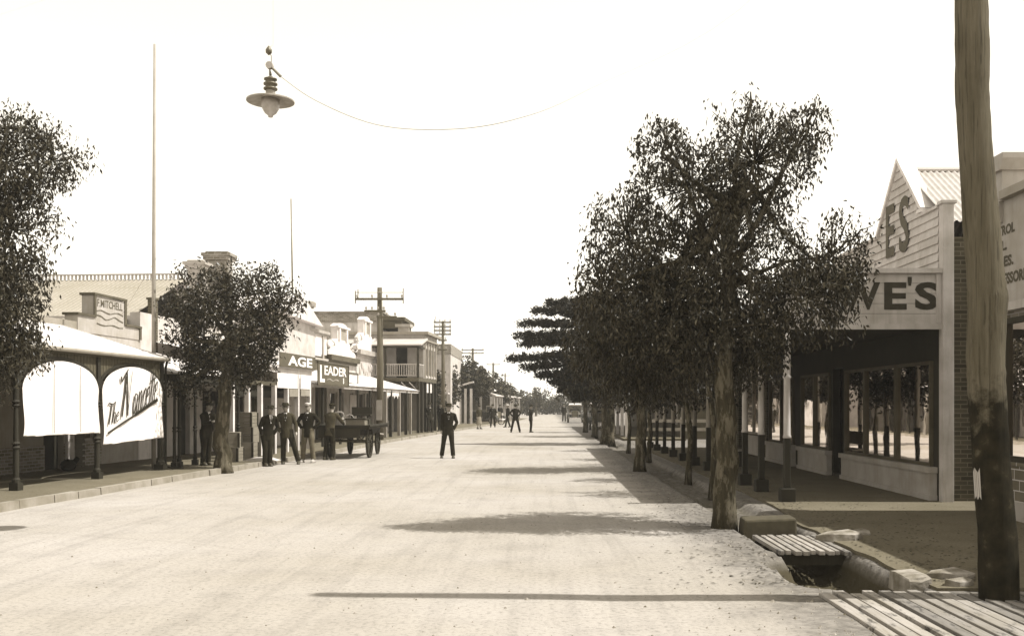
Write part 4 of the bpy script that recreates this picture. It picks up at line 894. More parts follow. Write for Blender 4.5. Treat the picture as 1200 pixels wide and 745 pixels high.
# ================================================================== LEFT far
T = Thing('brick_store', 'plain brown brick building with a white verandah blind beyond the hotel', 'store', (-9,74,0))
T.part('wall', MB().box(-16,xp(528,74),74,84,0,zp(415,74)), M['cream']); T.part('parapet', MB().box(-16.05,xp(528.5,74),73.95,84.05,zp(415,74),zp(403,74)), M['brickm']); T.part('verandah_roof', MB().box(-9,-7.0,72.5,73.9,2.5,2.6), M['tinlight'])
for x, y in ((-8.8,72.6),(-8.,72.6),(-7.15,72.6)): T.part('post', MB().box(x-.08,x+.08,y-.08,y+.08,0,2.5), M['wood'])
for i, (lb, px, Y, w_, zt) in enumerate((('white curved iron verandah on pale posts, nearest beyond the hotel', 542, 82, 1.8, 451.5),('second white iron verandah beyond the hotel, longer and lower', 557, 88, 3.2, 460.5))):
    X = xp(px, Y); T = Thing('iron_verandah', lb, 'verandah', (X,Y,0), group='far white verandahs')
    n = 8; top = zp(zt-5, Y); bot = zp(zt+5, Y)
    poly = [(X-w_/2+w_*k/n, bot+(top-bot)*((1-k/n)**.0)*(k/n)**.6) for k in range(n+1)]
    T.part('roof', MB().prism(poly+[(a, b-.12) for a, b in reversed(poly)], 'y', Y, Y+6), M['tinlight'])
    for k in range(4):
        x = X-w_/2+.2+(w_-.4)*k/3; T.part('post', MB().box(x-.1,x+.1,Y+.1,Y+.3,0,bot+.1), M['cream'])
    T.part('front', MB().box(X-w_/2,X+w_/2,Y+5,Y+5.2,0,bot), M['brown'])
for i, (lb, s0, n) in enumerate((('row of pale verandah posts in front of a low far shop on the left', 90, 6), ('farthest low shop with pale posts on the left side', 104, 6))):
    T = Lt('far_shop', lb, 'shop', -1, s0+4, group='far shops on the left')
    T.part('wall', MB().box(-8,-2.6,s0,s0+12,0,3.6), M['cream']); T.part('roof', MB().prism([(.2,2.6),(-2.6,3.3),(-5,4.2),(-8,3.6),(-2.6,3.1),(.2,2.5)], 'y', s0, s0+12), M['tin'])
    for k in range(n): T.part('post', MB().box(-.1,.1,s0+k*2.2,s0+k*2.2+.2,0,2.55), M['cream'])
# ================================================================== RIGHT 1: draper's with the lettered verandah
XF = 6.73
T = Thing('corner_shop', 'weatherboard corner shop lettered WE S on its white verandah end board', 'shop', (XF,22,0))
T.o['label'] = "weatherboard corner shop with a pointed false gable and WE'S on its verandah end"
T.part('side_wall', MB().box(XF+.16,17,16.6,16.85,0,4.5), M['brickd'])
T.part('side_wall', MB().box(XF+.05,17,29.3,29.5,0,4.5), M['brickd'])
hl = [(16.9,21.7,.62,2.4),(22.0,22.75,.1,2.5),(22.9,25.4,.62,2.4),(26.2,29.,.62,2.4)]
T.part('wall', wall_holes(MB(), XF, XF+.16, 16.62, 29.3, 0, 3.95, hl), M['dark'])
T.part('interior', MB().box(XF+2.8,XF+3,16.9,29.3,0,3.9).box(XF+.2,XF+2.8,16.9,29.2,3.3,3.35).box(XF+.2,XF+2.8,22.8,22.85,.0,3.3), M['room'])
T.part('window_floor', MB().box(XF+.17,XF+2.7,16.9,21.7,.5,.56).box(XF+.17,XF+2.7,22.9,29.2,.5,.56), M['woodd'])
sill = MB()
for a, b in ((16.75,21.75),(22.85,25.45),(26.1,29.1)):
    sill.box(XF-.12,XF-.001,a,b,.1,.5); sill.box(XF-.17,XF-.001,a-.03,b+.03,.5,.6); sill.box(XF-.15,XF-.001,a-.02,b+.02,.035,.12)
T.part('stall_board', sill, M['mid'])
for a, b, c in ((16.9,18.6,1),(18.6,20.4,1),(20.4,21.7,1),(22.9,24.2,1),(24.2,25.4,1),(26.2,29,2)): window_x(T, XF, a, b, .6, 2.42, -1, .055, c, 'brown', .06, nm='shop_window')
T.part('door', MB().box(XF+.3,XF+.35,22.0,22.75,.05,2.5), M['woodd'])
# draped goods in the near window
m = MB(); 
for i in range(12): m.add([(XF+.5+.05*sin(i*1.1),17.0+i*.11,.57),(XF+.5+.05*sin(i*1.1+1.1),17.11+i*.11,.57),(XF+.62+.03*sin(i+1.),17.11+i*.1,1.15+.12*sin(i*.5)),(XF+.62+.03*sin(i*1.),17.0+i*.1,1.15+.12*sin((i-1)*.5))],[(0,1,2,3)])
single('draped_cloth', m, M['cream'], 'pale cloth draped in the near corner of the right shop window', 'cloth', org=(XF+.55,17.6,.56), rec=False)
# corner board, gable
T.part('corner_board', MB().box(XF-.03,XF+.155,16.42,16.6,0,5.03).box(XF-.06,XF+.2,16.40,16.62,5.03,5.09), M['cream'], bevel=.008)
outl = lambda z: (16.62 if z < 4.98 else 17.46+(z-5.17)/(6.2-5.17)*1.04 if z > 5.0 else 16.62, 29.3 if z < 4.95 else 19.55-(z-5.0)/(6.2-5.0)*1.05)
m = MB(); z = 3.95
while z < 6.1:
    a, b = outl(z+.075); a = max(a, 16.62)
    if z+.15 > 4.98 and z < 4.98: a = min(a, 16.62)
    if b-a > .05: m.add([(XF-.045,a,z),(XF-.045,b,z),(XF-.018,b,z+.15),(XF-.018,a,z+.15),(XF+.05,a,z),(XF+.05,b,z),(XF+.05,b,z+.15),(XF+.05,a,z+.15)], [(0,1,2,3),(4,5,6,7),(0,1,5,4),(3,2,6,7),(0,3,7,4),(1,2,6,5)])
    z += .15
g = T.part('false_front', m, M['cream'], rec=True)
T.part('gable_barge', MB().prism([(17.38,5.12),(18.5,6.22),(18.5,6.32),(17.3,5.14)], 'x', XF-.07, XF+.22).prism([(19.62,4.98),(18.5,6.22),(18.5,6.32),(19.7,5.0)], 'x', XF-.07, XF+.22).box(XF-.07,XF+.12,17.3,17.5,5.06,5.13), M['white'])
T.part('coping', MB().box(XF-.07,XF+.06,16.6,17.42,4.99,5.04).box(XF-.07,XF+.06,19.62,29.3,4.97,5.03), M['cream'])
T.part('lettering', put_text('E', 1.0, (XF-.05,19.1,4.5), (0,-1,0), (0,0,1), .02, width=.46), M['brown'], parent=g, rec=False)
T.part('lettering', put_text('S', 1.04, (XF-.05,18.4,4.48), (0,-1,0), (0,0,1), .02, width=.5), M['brown'], parent=g, rec=False)
T.part('roof', corr((XF+.1,16.5,4.75),(10,0,0),(0,2.0,1.32), .11, .02, 1), M['roofiron'], smooth=True, rec=False)
T.part('roof', corr((XF+.1,20.5,4.75),(10,0,0),(0,-2.0,1.32), .16, .03, 1), M['roofiron'], smooth=True, rec=False)
T.part('roof', MB().add([(XF+.1,20.5,4.7),(17,20.5,4.7),(17,29.3,4.6),(XF+.1,29.3,4.6)],[(0,1,2,3)]), M['tin'], rec=False)
T.part('ridge_cap', MB().tube([(XF+.1,18.5,6.09),(16.8,18.5,6.09)], .05, 8), M['tin'])
# verandah end board and fascia
vb = MB(); 
for i in range(5): vb.box(4.06,XF+.12,16.5,16.535,3.02+.006+i*.17,3.02+(i+1)*.17)
b_ = T.part('end_board', vb, M['cream']); T.part('end_moulding', MB().box(4.0,XF-.03,16.44,16.56,3.87,3.95).box(4.02,XF-.03,16.47,16.56,2.93,3.024).box(XF-.03-.09,XF-.035,16.47,16.5,3.03,3.865), M['cream'], parent=b_)
WX = lambda px: xp(px, 16.5)
T.part('lettering', put_text('W', .46, (WX(984),16.498,3.26), (1,0,0), (0,0,1), .035, width=.68), M['letter'], parent=b_, rec=False)
T.part('lettering', put_text('E', .46, (WX(1036),16.498,3.26), (1,0,0), (0,0,1), .035, width=.38), M['letter'], parent=b_, rec=False)
T.part('lettering', put_text("'", .15, (WX(1063.5),16.498,3.66), (1,0,0), (0,0,1), .03), M['letter'], parent=b_, rec=False)
T.part('lettering', put_text('S', .47, (WX(1072),16.498,3.255), (1,0,0), (0,0,1), .035, width=.40), M['letter'], parent=b_, rec=False)
T.part('fascia', MB().box(4.0,4.06,16.5,38,3.0,3.5), M['cream'])
T.part('verandah_roof', corr((3.95,38,3.52),(0,-21.4,0),(2.78,0,.36), .12, .01, 1), M['tin'], smooth=True, rec=False)
T.part('ceiling', MB().box(4.06,XF-.002,16.56,38,2.98,3.0), M['woodd'])
YR = [16.55,18.5,20.0,22.2,24.4,26.6,28.8,31,33.2,35.4,37.6]
for y in YR:
    p = T.part('post', MB().lathe([(.065,1.1),(.075,1.12),(.06,1.16),(.055,2.1),(.075,2.13),(.055,2.17),(.06,2.2),(.06,3.0)], (4.12,y,0), 12), M['cream' if y < 21 else 'grey'], smooth=True)  # tree shade over the farther posts is put into their darker colour
    T.part('post_base', MB().box(4.065,4.175,y-.055,y+.055,.26,1.1).box(4.0,4.24,y-.12,y+.12,.0,.26), M['dark'], parent=p, bevel=.01)
# shop 2
T = Thing('brick_shop', 'second shop on the right, dark front with a pale stall board in verandah shade', 'shop', (XF,33,0))
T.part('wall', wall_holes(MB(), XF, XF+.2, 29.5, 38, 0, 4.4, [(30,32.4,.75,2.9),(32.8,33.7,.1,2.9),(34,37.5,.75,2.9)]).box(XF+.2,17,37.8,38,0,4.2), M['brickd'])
T.part('interior', MB().box(XF+2.3,XF+2.5,29.5,37.8,0,4.2), M['room']); T.part('roof', MB().add([(XF,29.5,4.4),(17,29.5,4.2),(17,38,4.2),(XF,38,4.4)],[(0,1,2,3)]), M['tin'])
T.part('stall_board', MB().box(XF-.08,XF-.001,30,32.4,.1,.7).box(XF-.08,XF-.001,34,37.5,.1,.7), M['mid'])
for a, b in ((30,32.4),(34,37.5)): window_x(T, XF, a, b, .75, 2.9, -1, .06, 2, 'grey', .06, nm='shop_window')
T.part('door', MB().box(XF+.3,XF+.35,32.8,33.7,.05,2.9), M['dark'])
# far right shops
T = Thing('far_right_shop', 'low shop with white verandah posts beyond the sunlit gap on the right', 'shop', (XF,60,0))
T.part('wall', wall_holes(MB(), XF, XF+.2, 48, 76, 0, 3.8, [(49,51,.7,2.6),(53,54,.1,2.6),(56,59,.7,2.6)]).box(XF+.2,15,48,48.2,0,3.8), M['brown'])
T.part('roof', MB().prism([(4.0,2.7),(XF,3.4),(XF,3.8),(10,4.6),(15,3.8),(15,3.7),(4.0,2.62)], 'y', 47.9, 76), M['tin'])
T.part('interior', MB().box(XF+2,XF+2.2,48.3,76,0,3.6), M['room'])
for a, b in ((49,51),(56,59)): window_x(T, XF, a, b, .7, 2.6, -1, frame='cream')
for y in (48.2,51,54,57,60,64,68,72): T.part('post', MB().box(4.05,4.2,y-.07,y+.07,.1,2.65), M['white'])
T.part('fascia', MB().box(3.98,4.04,47.9,76,2.62,2.8), M['cream'])
# low rail fence in the gap
T = Thing('rail_fence', 'low rail fence across the sunlit gap between the right shops', 'fence', (7,46.5,0))
T.part('rails', MB().box(4.6,16,46.4,46.46,.45,.6).box(4.6,16,46.4,46.46,.85,1.0), M['grey'])
for x in (4.6,6.6,8.6,10.6): T.part('post', MB().box(x-.06,x+.06,46.47,46.57,0,1.1), M['white'])
# bench rails and boxes among the posts
T = Thing('bench', 'slatted bench between the verandah posts on the right', 'bench', (5.2,27,0))
T.part('seat', MB().box(4.9,5.3,25.8,28.2,.45,.5), M['wood']); T.part('backrest', MB().box(4.86,4.9,25.8,28.2,.6,.95), M['wood'])
for y in (25.9,28.0): T.part('leg', MB().box(4.9,5.3,y,y+.07,.035,.45), M['woodd'])

# ================================================================== RIGHT 0: motor accessories building
T = Thing('motor_shop', 'brick shop with stepped parapet lettered PETROL OIL TYRES ACCESSORIES at the right edge', 'shop', (XF,11,0))
YC = 15.0
T.part('wall', wall_holes(MB(), XF, XF+.3, 6, YC, 0, 3.1, [(11.0,14.2,.85,2.9),(9.6,10.6,0,2.7),(6.6,9.2,.85,2.9)]).box(XF+.3,15,YC-.25,YC,0,4.1).box(XF+.3,15,6,6.25,0,4.1), M['brickm'])
pw = MB().box(XF-.02,XF+.3,6,YC,3.12,4.3).box(XF-.02,XF+.3,12.9,YC,4.3,4.62); p = T.part('parapet', pw, M['mid'])
T.part('pier', MB().box(XF-.08,XF+.36,14.2,YC+.06,4.62,5.05).prism([(14.15,5.05),(YC+.11,5.05),(YC+.2,5.2),(YC+.2,5.28),(14.06,5.28),(14.06,5.2)], 'x', XF-.14, XF+.42), M['mid'], parent=p)
T.part('coping', MB().box(XF-.14,XF+.4,13.2,14.2,4.62,4.74).box(XF-.12,XF+.38,6,12.9,4.3,4.42).box(XF-.1,XF-.02,13.2,YC,4.3,4.36) if False else MB().box(XF-.14,XF+.4,12.9,14.19,4.62,4.74).box(XF-.12,XF+.38,6,12.89,4.3,4.42), M['grey'], parent=p)
T.part('pier_shaft', MB().box(XF-.08,XF-.021,14.3,YC+.02,4.32,4.62), M['mid'], parent=p)
for t, z, h, w_, y in (('PETROL',4.12,.15,.72,14.66),('OIL.',3.9,.15,.42,14.6),('TYRES.',3.66,.16,.78,14.76),('ACCESSORIES',3.4,.17,1.3,14.74)):
    T.part('lettering', put_text(t, h, (XF-.02,y,z), (0,-1,0), (0,0,1), .05, width=w_), M['letterG'] if False else M['brown'], parent=p, rec=False)
T.part('cornice', MB().box(XF-.12,XF-.001,6,YC+.02,3.0,3.12), M['cream'])
T.part('pilaster', MB().box(XF-.05,XF-.001,14.25,YC-.1,.05,2.98), M['brickd'])
T.part('stall_riser', MB().box(XF-.05,XF-.001,10.9,14.24,.3,.8).box(XF-.08,XF-.001,10.85,14.24,.8,.85), M['bricktile']); T.part('plinth', MB().box(XF-.09,XF-.001,6,YC,.03,.3), M['mid'])
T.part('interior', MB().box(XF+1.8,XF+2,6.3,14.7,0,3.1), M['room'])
window_x(T, XF, 11.0, 14.2, .85, 2.9, -1, .08, 3, 'woodd', .06, nm='shop_window'); window_x(T, XF, 6.6, 9.2, .85, 2.9, -1, .08, 2, 'woodd', .06, nm='shop_window')
T.part('door', MB().box(XF+.15,XF+.2,9.6,10.6,.04,2.7), M['woodd'])
T.part('roof', MB().add([(XF+.3,6,3.9),(15,6,4.0),(15,YC-.26,4.0),(XF+.3,YC-.26,3.9)],[(0,1,2,3)]), M['tin'])

# ================================================================== trees
def lb(px, py, rx, ry, n, Y, bx, dy=0, ryd=None):
    k = Y/F0; return (xp(px,Y)-bx, dy, zp(py,Y), rx*k, (ryd if ryd else rx*k*.9), ry*k, n)
Y = 13.27; bx = xp(849,Y)
L1 = [lb(*a, Y, bx, dy) for a, dy in (((885,190,68,62,95),0),((815,215,72,66,95),.3),((735,280,48,62,70),0),((706,345,38,50,42),-.2),((850,300,100,80,150),.2),((975,300,48,50,44),0),((940,350,62,52,75),-.3),((978,340,30,36,22),.3),((790,360,84,60,110),.2),
      ((945,158,30,34,17),0),((955,128,14,10,3),0),((880,118,10,14,3),0),((775,150,16,12,4),0),((850,330,110,80,75),.2),((830,395,110,50,70),.3),((775,178,34,28,20),0),((868,385,72,48,80),.4),((760,410,70,48,80),.9),((700,400,40,38,40),.6),((820,430,80,34,70),1.1),((760,445,60,26,40),1.3),((885,425,40,22,22),.6))]
tree('gum_tree', 'big spreading gum tree in the right foreground with a pale mottled trunk', (bx,Y), [(0,0,0),(.02,0,.9),(0,.02,1.9),(.03,.05,2.9),(.1,0,3.9),(.25,0,4.7)], .165, [l[:6]+(int(l[6]*1.9),) for l in L1], .085, .0145, 19, .155, 1., 3, group='gum trees along the kerbs')
Y = 24.6; bx = xp(750,Y)
L2 = [lb(*a, Y, bx, dy) for a, dy in (((735,350,58,55,80),0),((712,415,46,42,60),0),((775,410,62,46,90),.3),((760,330,45,45,40),.6),((830,420,60,42,60),1.2),((800,365,60,55,60),1.),((705,380,34,36,26),0))]
tree('gum_tree', 'second gum tree on the right, dark crown behind the big spreading one', (bx,Y), [(0,0,0),(.03,0,1),(0,0,2),(.05,0,3),(0,0,4)], .15, [l[:6]+(int(l[6]*1.4),) for l in L2]+[lb(*a, Y, bx, d) for a, d in (((740,455,46,22,50),.5),((800,450,60,24,60),2),((840,440,60,34,60),3))], .13, .026, 26, .3, .9, 5, group='gum trees along the kerbs')
# layered cypress
Y = 42; bx = xp(712,Y); k = Y/F0; LP_ = []; rr = random.Random(88)
for tx, ty, ry0, th in ((627,363,368,7),(640,357,352,8),(610,379,380,6),(602,393,392,6),(607,402,402,6),(594,421,414,5.5),(612,431,424,6),(628,441,434,6),(642,449,442,7),(654,457,452,7),(670,466,460,7)):
    L_n = 8
    for j in range(L_n):
        f = (j+.3)/L_n; px_ = 712+(tx-712)*f; py_ = ry0+(ty-ry0)*f**1.5+rr.uniform(-1,1)
        LP_.append((xp(px_,Y)-bx, rr.uniform(-.5,.5)*(1-f), zp(py_,Y), (712-tx)/L_n*k*.85, 1.3*(1-f)+.25, th*.8*(1-.75*f)*k, int(30*(1-f)+14)))
LP_ += [(xp(x_,Y)-bx, 0, zp(y_,Y), 34*k, 1.4, 16*k, 90) for x_, y_ in ((720,365),(735,395),(735,425),(740,452),(700,440))]
tree('cypress_tree', 'dark layered cypress reaching its flat boughs left over the road', (bx,Y), [(0,0,0),(0,0,1.5),(.05,0,3.5),(0,0,5.5),(.1,0,6.2)], .3, LP_, .13, .032, 26, .13, -.1, 8, leaf='pine', limbs=False, twigs=0, group='trees along the right side')
for i, (px, yb, r0, lab, lobes) in enumerate(((697,511.5,.17,'third street tree on the right, trunk just beyond the cypress',((705,440,40,30,60),(680,450,26,22,30),(730,450,40,26,50))),
        (686,506.5,.16,'fourth street tree on the right, thin trunk beside the parked car',((692,448,26,22,50),(676,456,14,10,20))),
        (700,500,.16,'rounded street tree behind the parked cars on the right',((694,460,16,16,50),(712,455,16,18,40))))):
    Y = F0*H/(yb-HY); bx = xp(px,Y)
    tree('street_tree', lab, (bx,Y), [(0,0,0),(0,0,1.2),(.03,0,2.4),(0,0,3.4)], r0, [lb(*a, Y, bx, 0) for a in lobes], .2, .06, 26, .35, .6, 20+i, leaf='leaf2', group='trees along the right side', twigs=.3)
for i, (X_, Y_, lab) in enumerate(((3.15,18.2,'slim young gum between the big spreading tree and the verandah posts'),(3.2,21.6,'slim gum stem just in front of the second big trunk on the right'),(3.25,30,'slim gum stem beyond the second big trunk on the right'),(3.1,35.5,'slim leaning gum stem nearest the cypress'))):
    k = Y_/F0; tree('gum_tree', lab, (X_,Y_), [(0,0,0),(.05,0,1),(-.06,0,2),(.05,0,2.8)], .075, [(0,0,2.55,.8,.8,.45,34),(.3,0,3.1,.9,.8,.5,34),(-.3,.2,2.2,.5,.6,.3,14)], .11, .021, 24, .22, .9, 90+i, group='gum trees along the kerbs')
# left near tree, mostly out of frame
Y = 15.2; bx = -8.75
L3 = [lb(*a, Y, bx, dy) for a, dy in (((8,190,62,50,95),0),((-40,230,70,70,90),0),((14,270,48,60,90),0),((12,350,46,60,95),-.1),((-45,340,70,70,90),0),((16,408,38,30,52),0),((-50,430,60,50,70),0),((54,185,36,34,26),.2),((10,150,50,18,20),0))]
tree('gum_tree', 'leafy gum tree cut off by the left edge of the picture', (bx,Y,0), [(0,0,0),(0,0,1),(.03,0,2),(.05,0,3.2),(.1,0,4.6)], .16, [l[:6]+(int(l[6]*1.7),) for l in L3], .09, .0155, 22, .22, .9, 31, group='gum trees along the kerbs')
# left second tree
gx, gy = gp(262,554); Y = gy; bx = gx
L4 = [lb(*a, Y, bx, dy) for a, dy in (((240,350,38,34,62),0),((300,345,38,32,62),0),((270,390,60,40,110),.1),((215,375,24,34,34),0),((318,380,24,34,34),0),((262,430,52,24,60),.1),((225,420,28,24,30),0),((298,420,24,22,26),0),((262,325,28,14,16),0),((345,352,14,8,6),0),((220,450,22,16,14),0))]
tree('gum_tree', 'bushy gum tree on the left kerb with a man leaning beside its trunk', (bx,Y,0), [(0,0,0),(-.05,0,.9),(.02,0,1.8),(.1,0,2.7),(.1,0,3.4)], .22, [l[:6]+(int(l[6]*1.35),) for l in L4], .12, .024, 26, .24, .5, 41, group='gum trees along the kerbs')
# far left trees
FT = [('round bushy street tree below the third telegraph pole',548,84,((548,440,20,20,80),(535,448,12,14,40),(562,450,14,16,50))),('street tree behind the white verandahs, right of the round one',572,98,((572,452,18,16,60),(585,462,14,12,40))),
      ('dark street tree midway along the far left kerb',590,110,((590,462,12,16,70),(598,470,8,12,30))),('smaller street tree near the far left kerb end',604,125,((604,470,9,14,60),)),('low bushy tree left of the street end',618,140,((618,474,10,10,60),(628,470,8,10,30))),
      ('low wide tree closing the end of the street',640,150,((640,476,14,8,60),(655,474,10,10,40))),('pale sparse sapling at the street end',628,135,((626,462,8,8,14),(640,464,6,6,8))),('palm-like young tree beside the slender telegraph pole',512,70,((512,445,7,8,14),(512,470,8,14,40))),
      ('tree right of the street end, behind the parked car',676,150,((676,468,20,8,70),)),('small dark tree beside the hotel end',524,76,((527,455,12,18,50),(520,470,10,10,30)))]
for i, (lab, px, Y, lobes) in enumerate(FT):
    bx = xp(px, Y); tree('street_tree', lab, (bx,Y), [(0,0,0),(0,0,1.),(.05,0,2.),(0,0,zp(lobes[0][1],Y))], .16, [lb(*a, Y, bx, 0) for a in lobes], .26, .1, 26, .45, .3, 60+i, leaf='leaf2', group='far street trees', twigs=.2)
# bush belt behind the end of the street
mb = MB(); rr = random.Random(77); tk = MB()
for i in range(420):
    x = rr.uniform(-55,60); y = rr.uniform(172,190); h = 1.6+1.8*abs(N.noise(Vector((x*.12,0,0))))*2; leaves(mb, Vector((x,y,rr.uniform(.4,h))), 1.2, 26, .6, .25, .1, rr)
single('bushland', mb, M['leaf2'], 'low hazy belt of scrub closing the far end of the street', 'bushland', kind='stuff', org=(0,180,0), rec=False)

# ================================================================== people
G = 'men standing about the street'
pk = ('pocket',)
x, y = gp(525,536.5); person('man in dark suit and felt hat walking alone in mid-road, hand in pocket', (x,y), R(8), .985, feet=((-.2,.04),(.16,-.10)), arms=(('hang',),pk), lean=(.02,0), hat='felt')
x, y = gp(313,546); person('man looking down, seen side-on, leftmost of the three by the kerb', (x,y), R(35), .95, feet=((-.06,0),(.06,-.05)), arms=(pk,pk), lean=(.03,-.13), hat='felt', tilt=1, coat=True)
x, y = gp(336,543.5); person('man with one leg crossed forward, middle of the three by the kerb', (x,y), R(12), .99, feet=((-.1,.05),(.33,-.12)), arms=(pk,('set',(.12,.02,-.28),(.13,-.1,-.5))), lean=(-.03,0), jacket='suit2', trousers='trouser', hat='felt')
x, y = gp(361,541.5); person('man in pale flat cap, hands on hips, rightmost of the three by the kerb', (x,y), R(-5), .99, feet=((-.16,0),(.18,-.05)), arms=(('hip',),('hip',)), trousers='trouser2', shoe='shoe2', hat='felt2', hatstyle='cap')
x, y = gp(386,538.5); person('man in cap bending over the side of the cart with his back to the road', (x,y), R(165), .98, feet=((-.1,0),(.12,.05)), arms=(('set',(-.1,-.16,-.22),(-.05,-.4,-.3)),('set',(.1,-.16,-.22),(.05,-.4,-.3))), lean=(-.02,-.12), jacket='suit2', hat='felt', hatstyle='cap')
lx_, ly_ = LW(.35, 25.2); person('man reading a paper on the left footpath beside the gum trunk', (lx_,ly_,.12), R(55), .93, feet=((-.1,.0),(.1,.05)), arms=(('set',(-.04,-.1,-.26),(.1,-.3,-.2)),('set',(.04,-.1,-.26),(-.06,-.3,-.2))), lean=(0,-.07), tilt=1, hat='felt')
x, y = gp(604,506.5); person('man with legs apart and back turned in the far road, left of the pair', (x,y), R(175), 1.0, feet=((-.27,0),(.27,0)), arms=(('hip',),('hip',)), vox=.016)
x, y = gp(622,506.5); person('slim man standing alone at the right of the far road pair', (x,y), R(80), .97, feet=((-.08,0),(.08,.02)), arms=(pk,pk), vox=.016)
x, y = gp(595,500.5); person('man striding half hidden behind the far man with legs apart', (x,y), R(-60), 1.0, feet=((-.1,.25),(.1,-.25)), arms=(('hang',),('hang',)), hat='felt2', vox=.018)
x, y = gp(561.5,502.5); person('woman in a printed dress walking near the far left kerb', (x,y), R(40), .95, feet=((-.07,.1),(.07,-.1)), arms=(('hang',),('hang',)), jacket='suit2', trousers='dress', skirt=True, coat=False, vox=.018, group='distant people')
x, y = gp(577.5,500.5); person('dark-suited man facing the road beyond the parked dark car', (x,y), R(5), 1.0, feet=((-.16,0),(.16,0)), arms=(pk,pk), vox=.018, group='distant people')
x, y = gp(586,495.5); person('man near the far left posts, furthest down that side', (x,y), R(0), 1.0, arms=(('hang',),('hang',)), vox=.02, group='distant people')
x, y = gp(661,494); person('man standing at the left of the white-roofed car', (x,y), R(0), 1.05, arms=(('hang',),('hang',)), vox=.02, group='distant people')
for i, (fx, fy, rz, lab) in enumerate(((.3,56.6,40,'nearer man in the group lingering under the hotel balcony'),(.5,59.2,-30,'farther man in the group lingering under the hotel balcony'),(-.4,61.2,90,'bareheaded pale-shirted man beyond the hotel corner post'))):
    lx_, ly_ = LW(fx, fy); person(lab, (lx_,ly_,.12), R(rz), .97, arms=(pk,('hang',)), vox=.018, group='distant people', hat=None if i == 2 else 'felt', jacket='shirt' if i == 2 else 'suit', coat=i < 2)

# ================================================================== vehicles
def wheel(T, x, y, z, r, w_, spokes=12, tyre='rubber', rim='cream', nm='wheel'):
    m = MB(); prof = [(r,-w_/2),(r,w_/2),(r*.88,w_/2),(r*.88,-w_/2)]; n = 28
    rings = [[(x+pz, y+pr*cos(2*pi*k/n), z+pr*sin(2*pi*k/n)) for pr, pz in prof] for k in range(n+1)]
    m.loft(rings, False); t = T.part(nm, m, M[tyre])
    m = MB()
    for k in range(spokes):
        a = 2*pi*k/spokes; m.tube([(x,y,z),(x,y+r*.9*cos(a),z+r*.9*sin(a))], [.022,.016], 5)
    m.tube([(x-w_*.9,y,z),(x+w_*.9,y,z)], [.07,.06], 10); T.part('spokes', m, M[rim], parent=t)
X, Y = -6.0, 31.3
T = Thing('cart', 'dark flat-bed cart with large spoked wheels parked at the kerb beside the men', 'cart', (X,Y,0))
wheel(T, -5.5, 31.15, .53, .53, .07, 14, 'woodd', 'woodd'); wheel(T, -6.72, 31.15, .53, .53, .07, 14, 'woodd', 'woodd')
wheel(T, -5.62, 33.4, .42, .42, .06, 12, 'woodd', 'woodd'); wheel(T, -6.55, 33.4, .42, .42, .06, 12, 'woodd', 'woodd')
T.part('tray', MB().box(-6.95,-5.35,30.2,33.9,.92,1.0), M['woodd'], bevel=.01)
T.part('side_board', MB().box(-6.62,-5.6,30.3,33.8,.74,.92), M['dark']); T.part('tailboard', MB().box(-6.9,-5.62,30.16,30.195,.66,.95), M['woodd'])
T.part('rail', MB().box(-6.98,-5.3,30.14,30.2,1.0,1.05).box(-5.36,-5.3,30.2,33.9,1.0,1.06).box(-6.98,-6.92,30.2,33.9,1.0,1.06), M['dark'])
T.part('axle', MB().tube([(-6.7,31.15,.53),(-5.5,31.15,.53)], .04, 8).tube([(-6.5,33.4,.42),(-5.62,33.4,.42)], .04, 8), M['metal'])
T.part('spring', MB().tube([(-5.75,30.5,.7),(-5.75,31.15,.56),(-5.75,31.8,.7)], .03, 6).tube([(-6.5,30.5,.7),(-6.5,31.15,.56),(-6.5,31.8,.7)], .03, 6), M['metal'])
T.part('seat', MB().box(-6.5,-5.8,33.0,33.4,1.3,1.36).box(-6.5,-5.8,33.4,33.44,1.36,1.6).box(-6.45,-6.4,33,33.4,1.0,1.3).box(-5.9,-5.85,33,33.4,1.0,1.3), M['woodd'])
T.part('shaft', MB().tube([(-6.4,33.9,.7),(-6.35,36,.6)], .03, 6).tube([(-5.8,33.9,.7),(-5.85,36,.6)], .03, 6), M['wood'])
T = Thing('wooden_box', 'dark wooden box standing on the cart tray', 'box', (-5.85,30.9,1.0)); T.part('body', MB().box(-6.15,-5.55,30.6,31.1,1.0,1.22), M['crate'], bevel=.01); T.part('lid', MB().box(-6.18,-5.52,30.57,31.13,1.22,1.25), M['woodd'])
T = Thing('wicker_basket', 'pale wicker basket heaped with coils on the cart behind the bending man', 'basket', (-6.5,31.3,1.0))
T.part('basket', MB().lathe([(.16,0),(.22,.2),(.24,.22),(.22,.24),(.17,.22)], (-6.5,31.3,1.0), 14), M['wicker'])
m = MB()
for a, r in ((0,.17),(.5,.15),(1.1,.16)): m.tube([(-6.5+r*cos(t*.6),31.3+r*.5*sin(t*.6)*cos(a),1.3+r*sin(t*.6)*.8+a*.04) for t in range(11)], .014, 5)
T.part('handle', m, M['wicker'])
m = MB(); m.tube([(-6.2+.16*cos(t*.524),31.5,1.18+.18*sin(t*.524)) for t in range(13)], .016, 6); single('wire_hoop', m, M['mid'], 'pale hoop standing upright on the cart between basket and box', 'hoop', org=(-6.2,31.5,1.0))
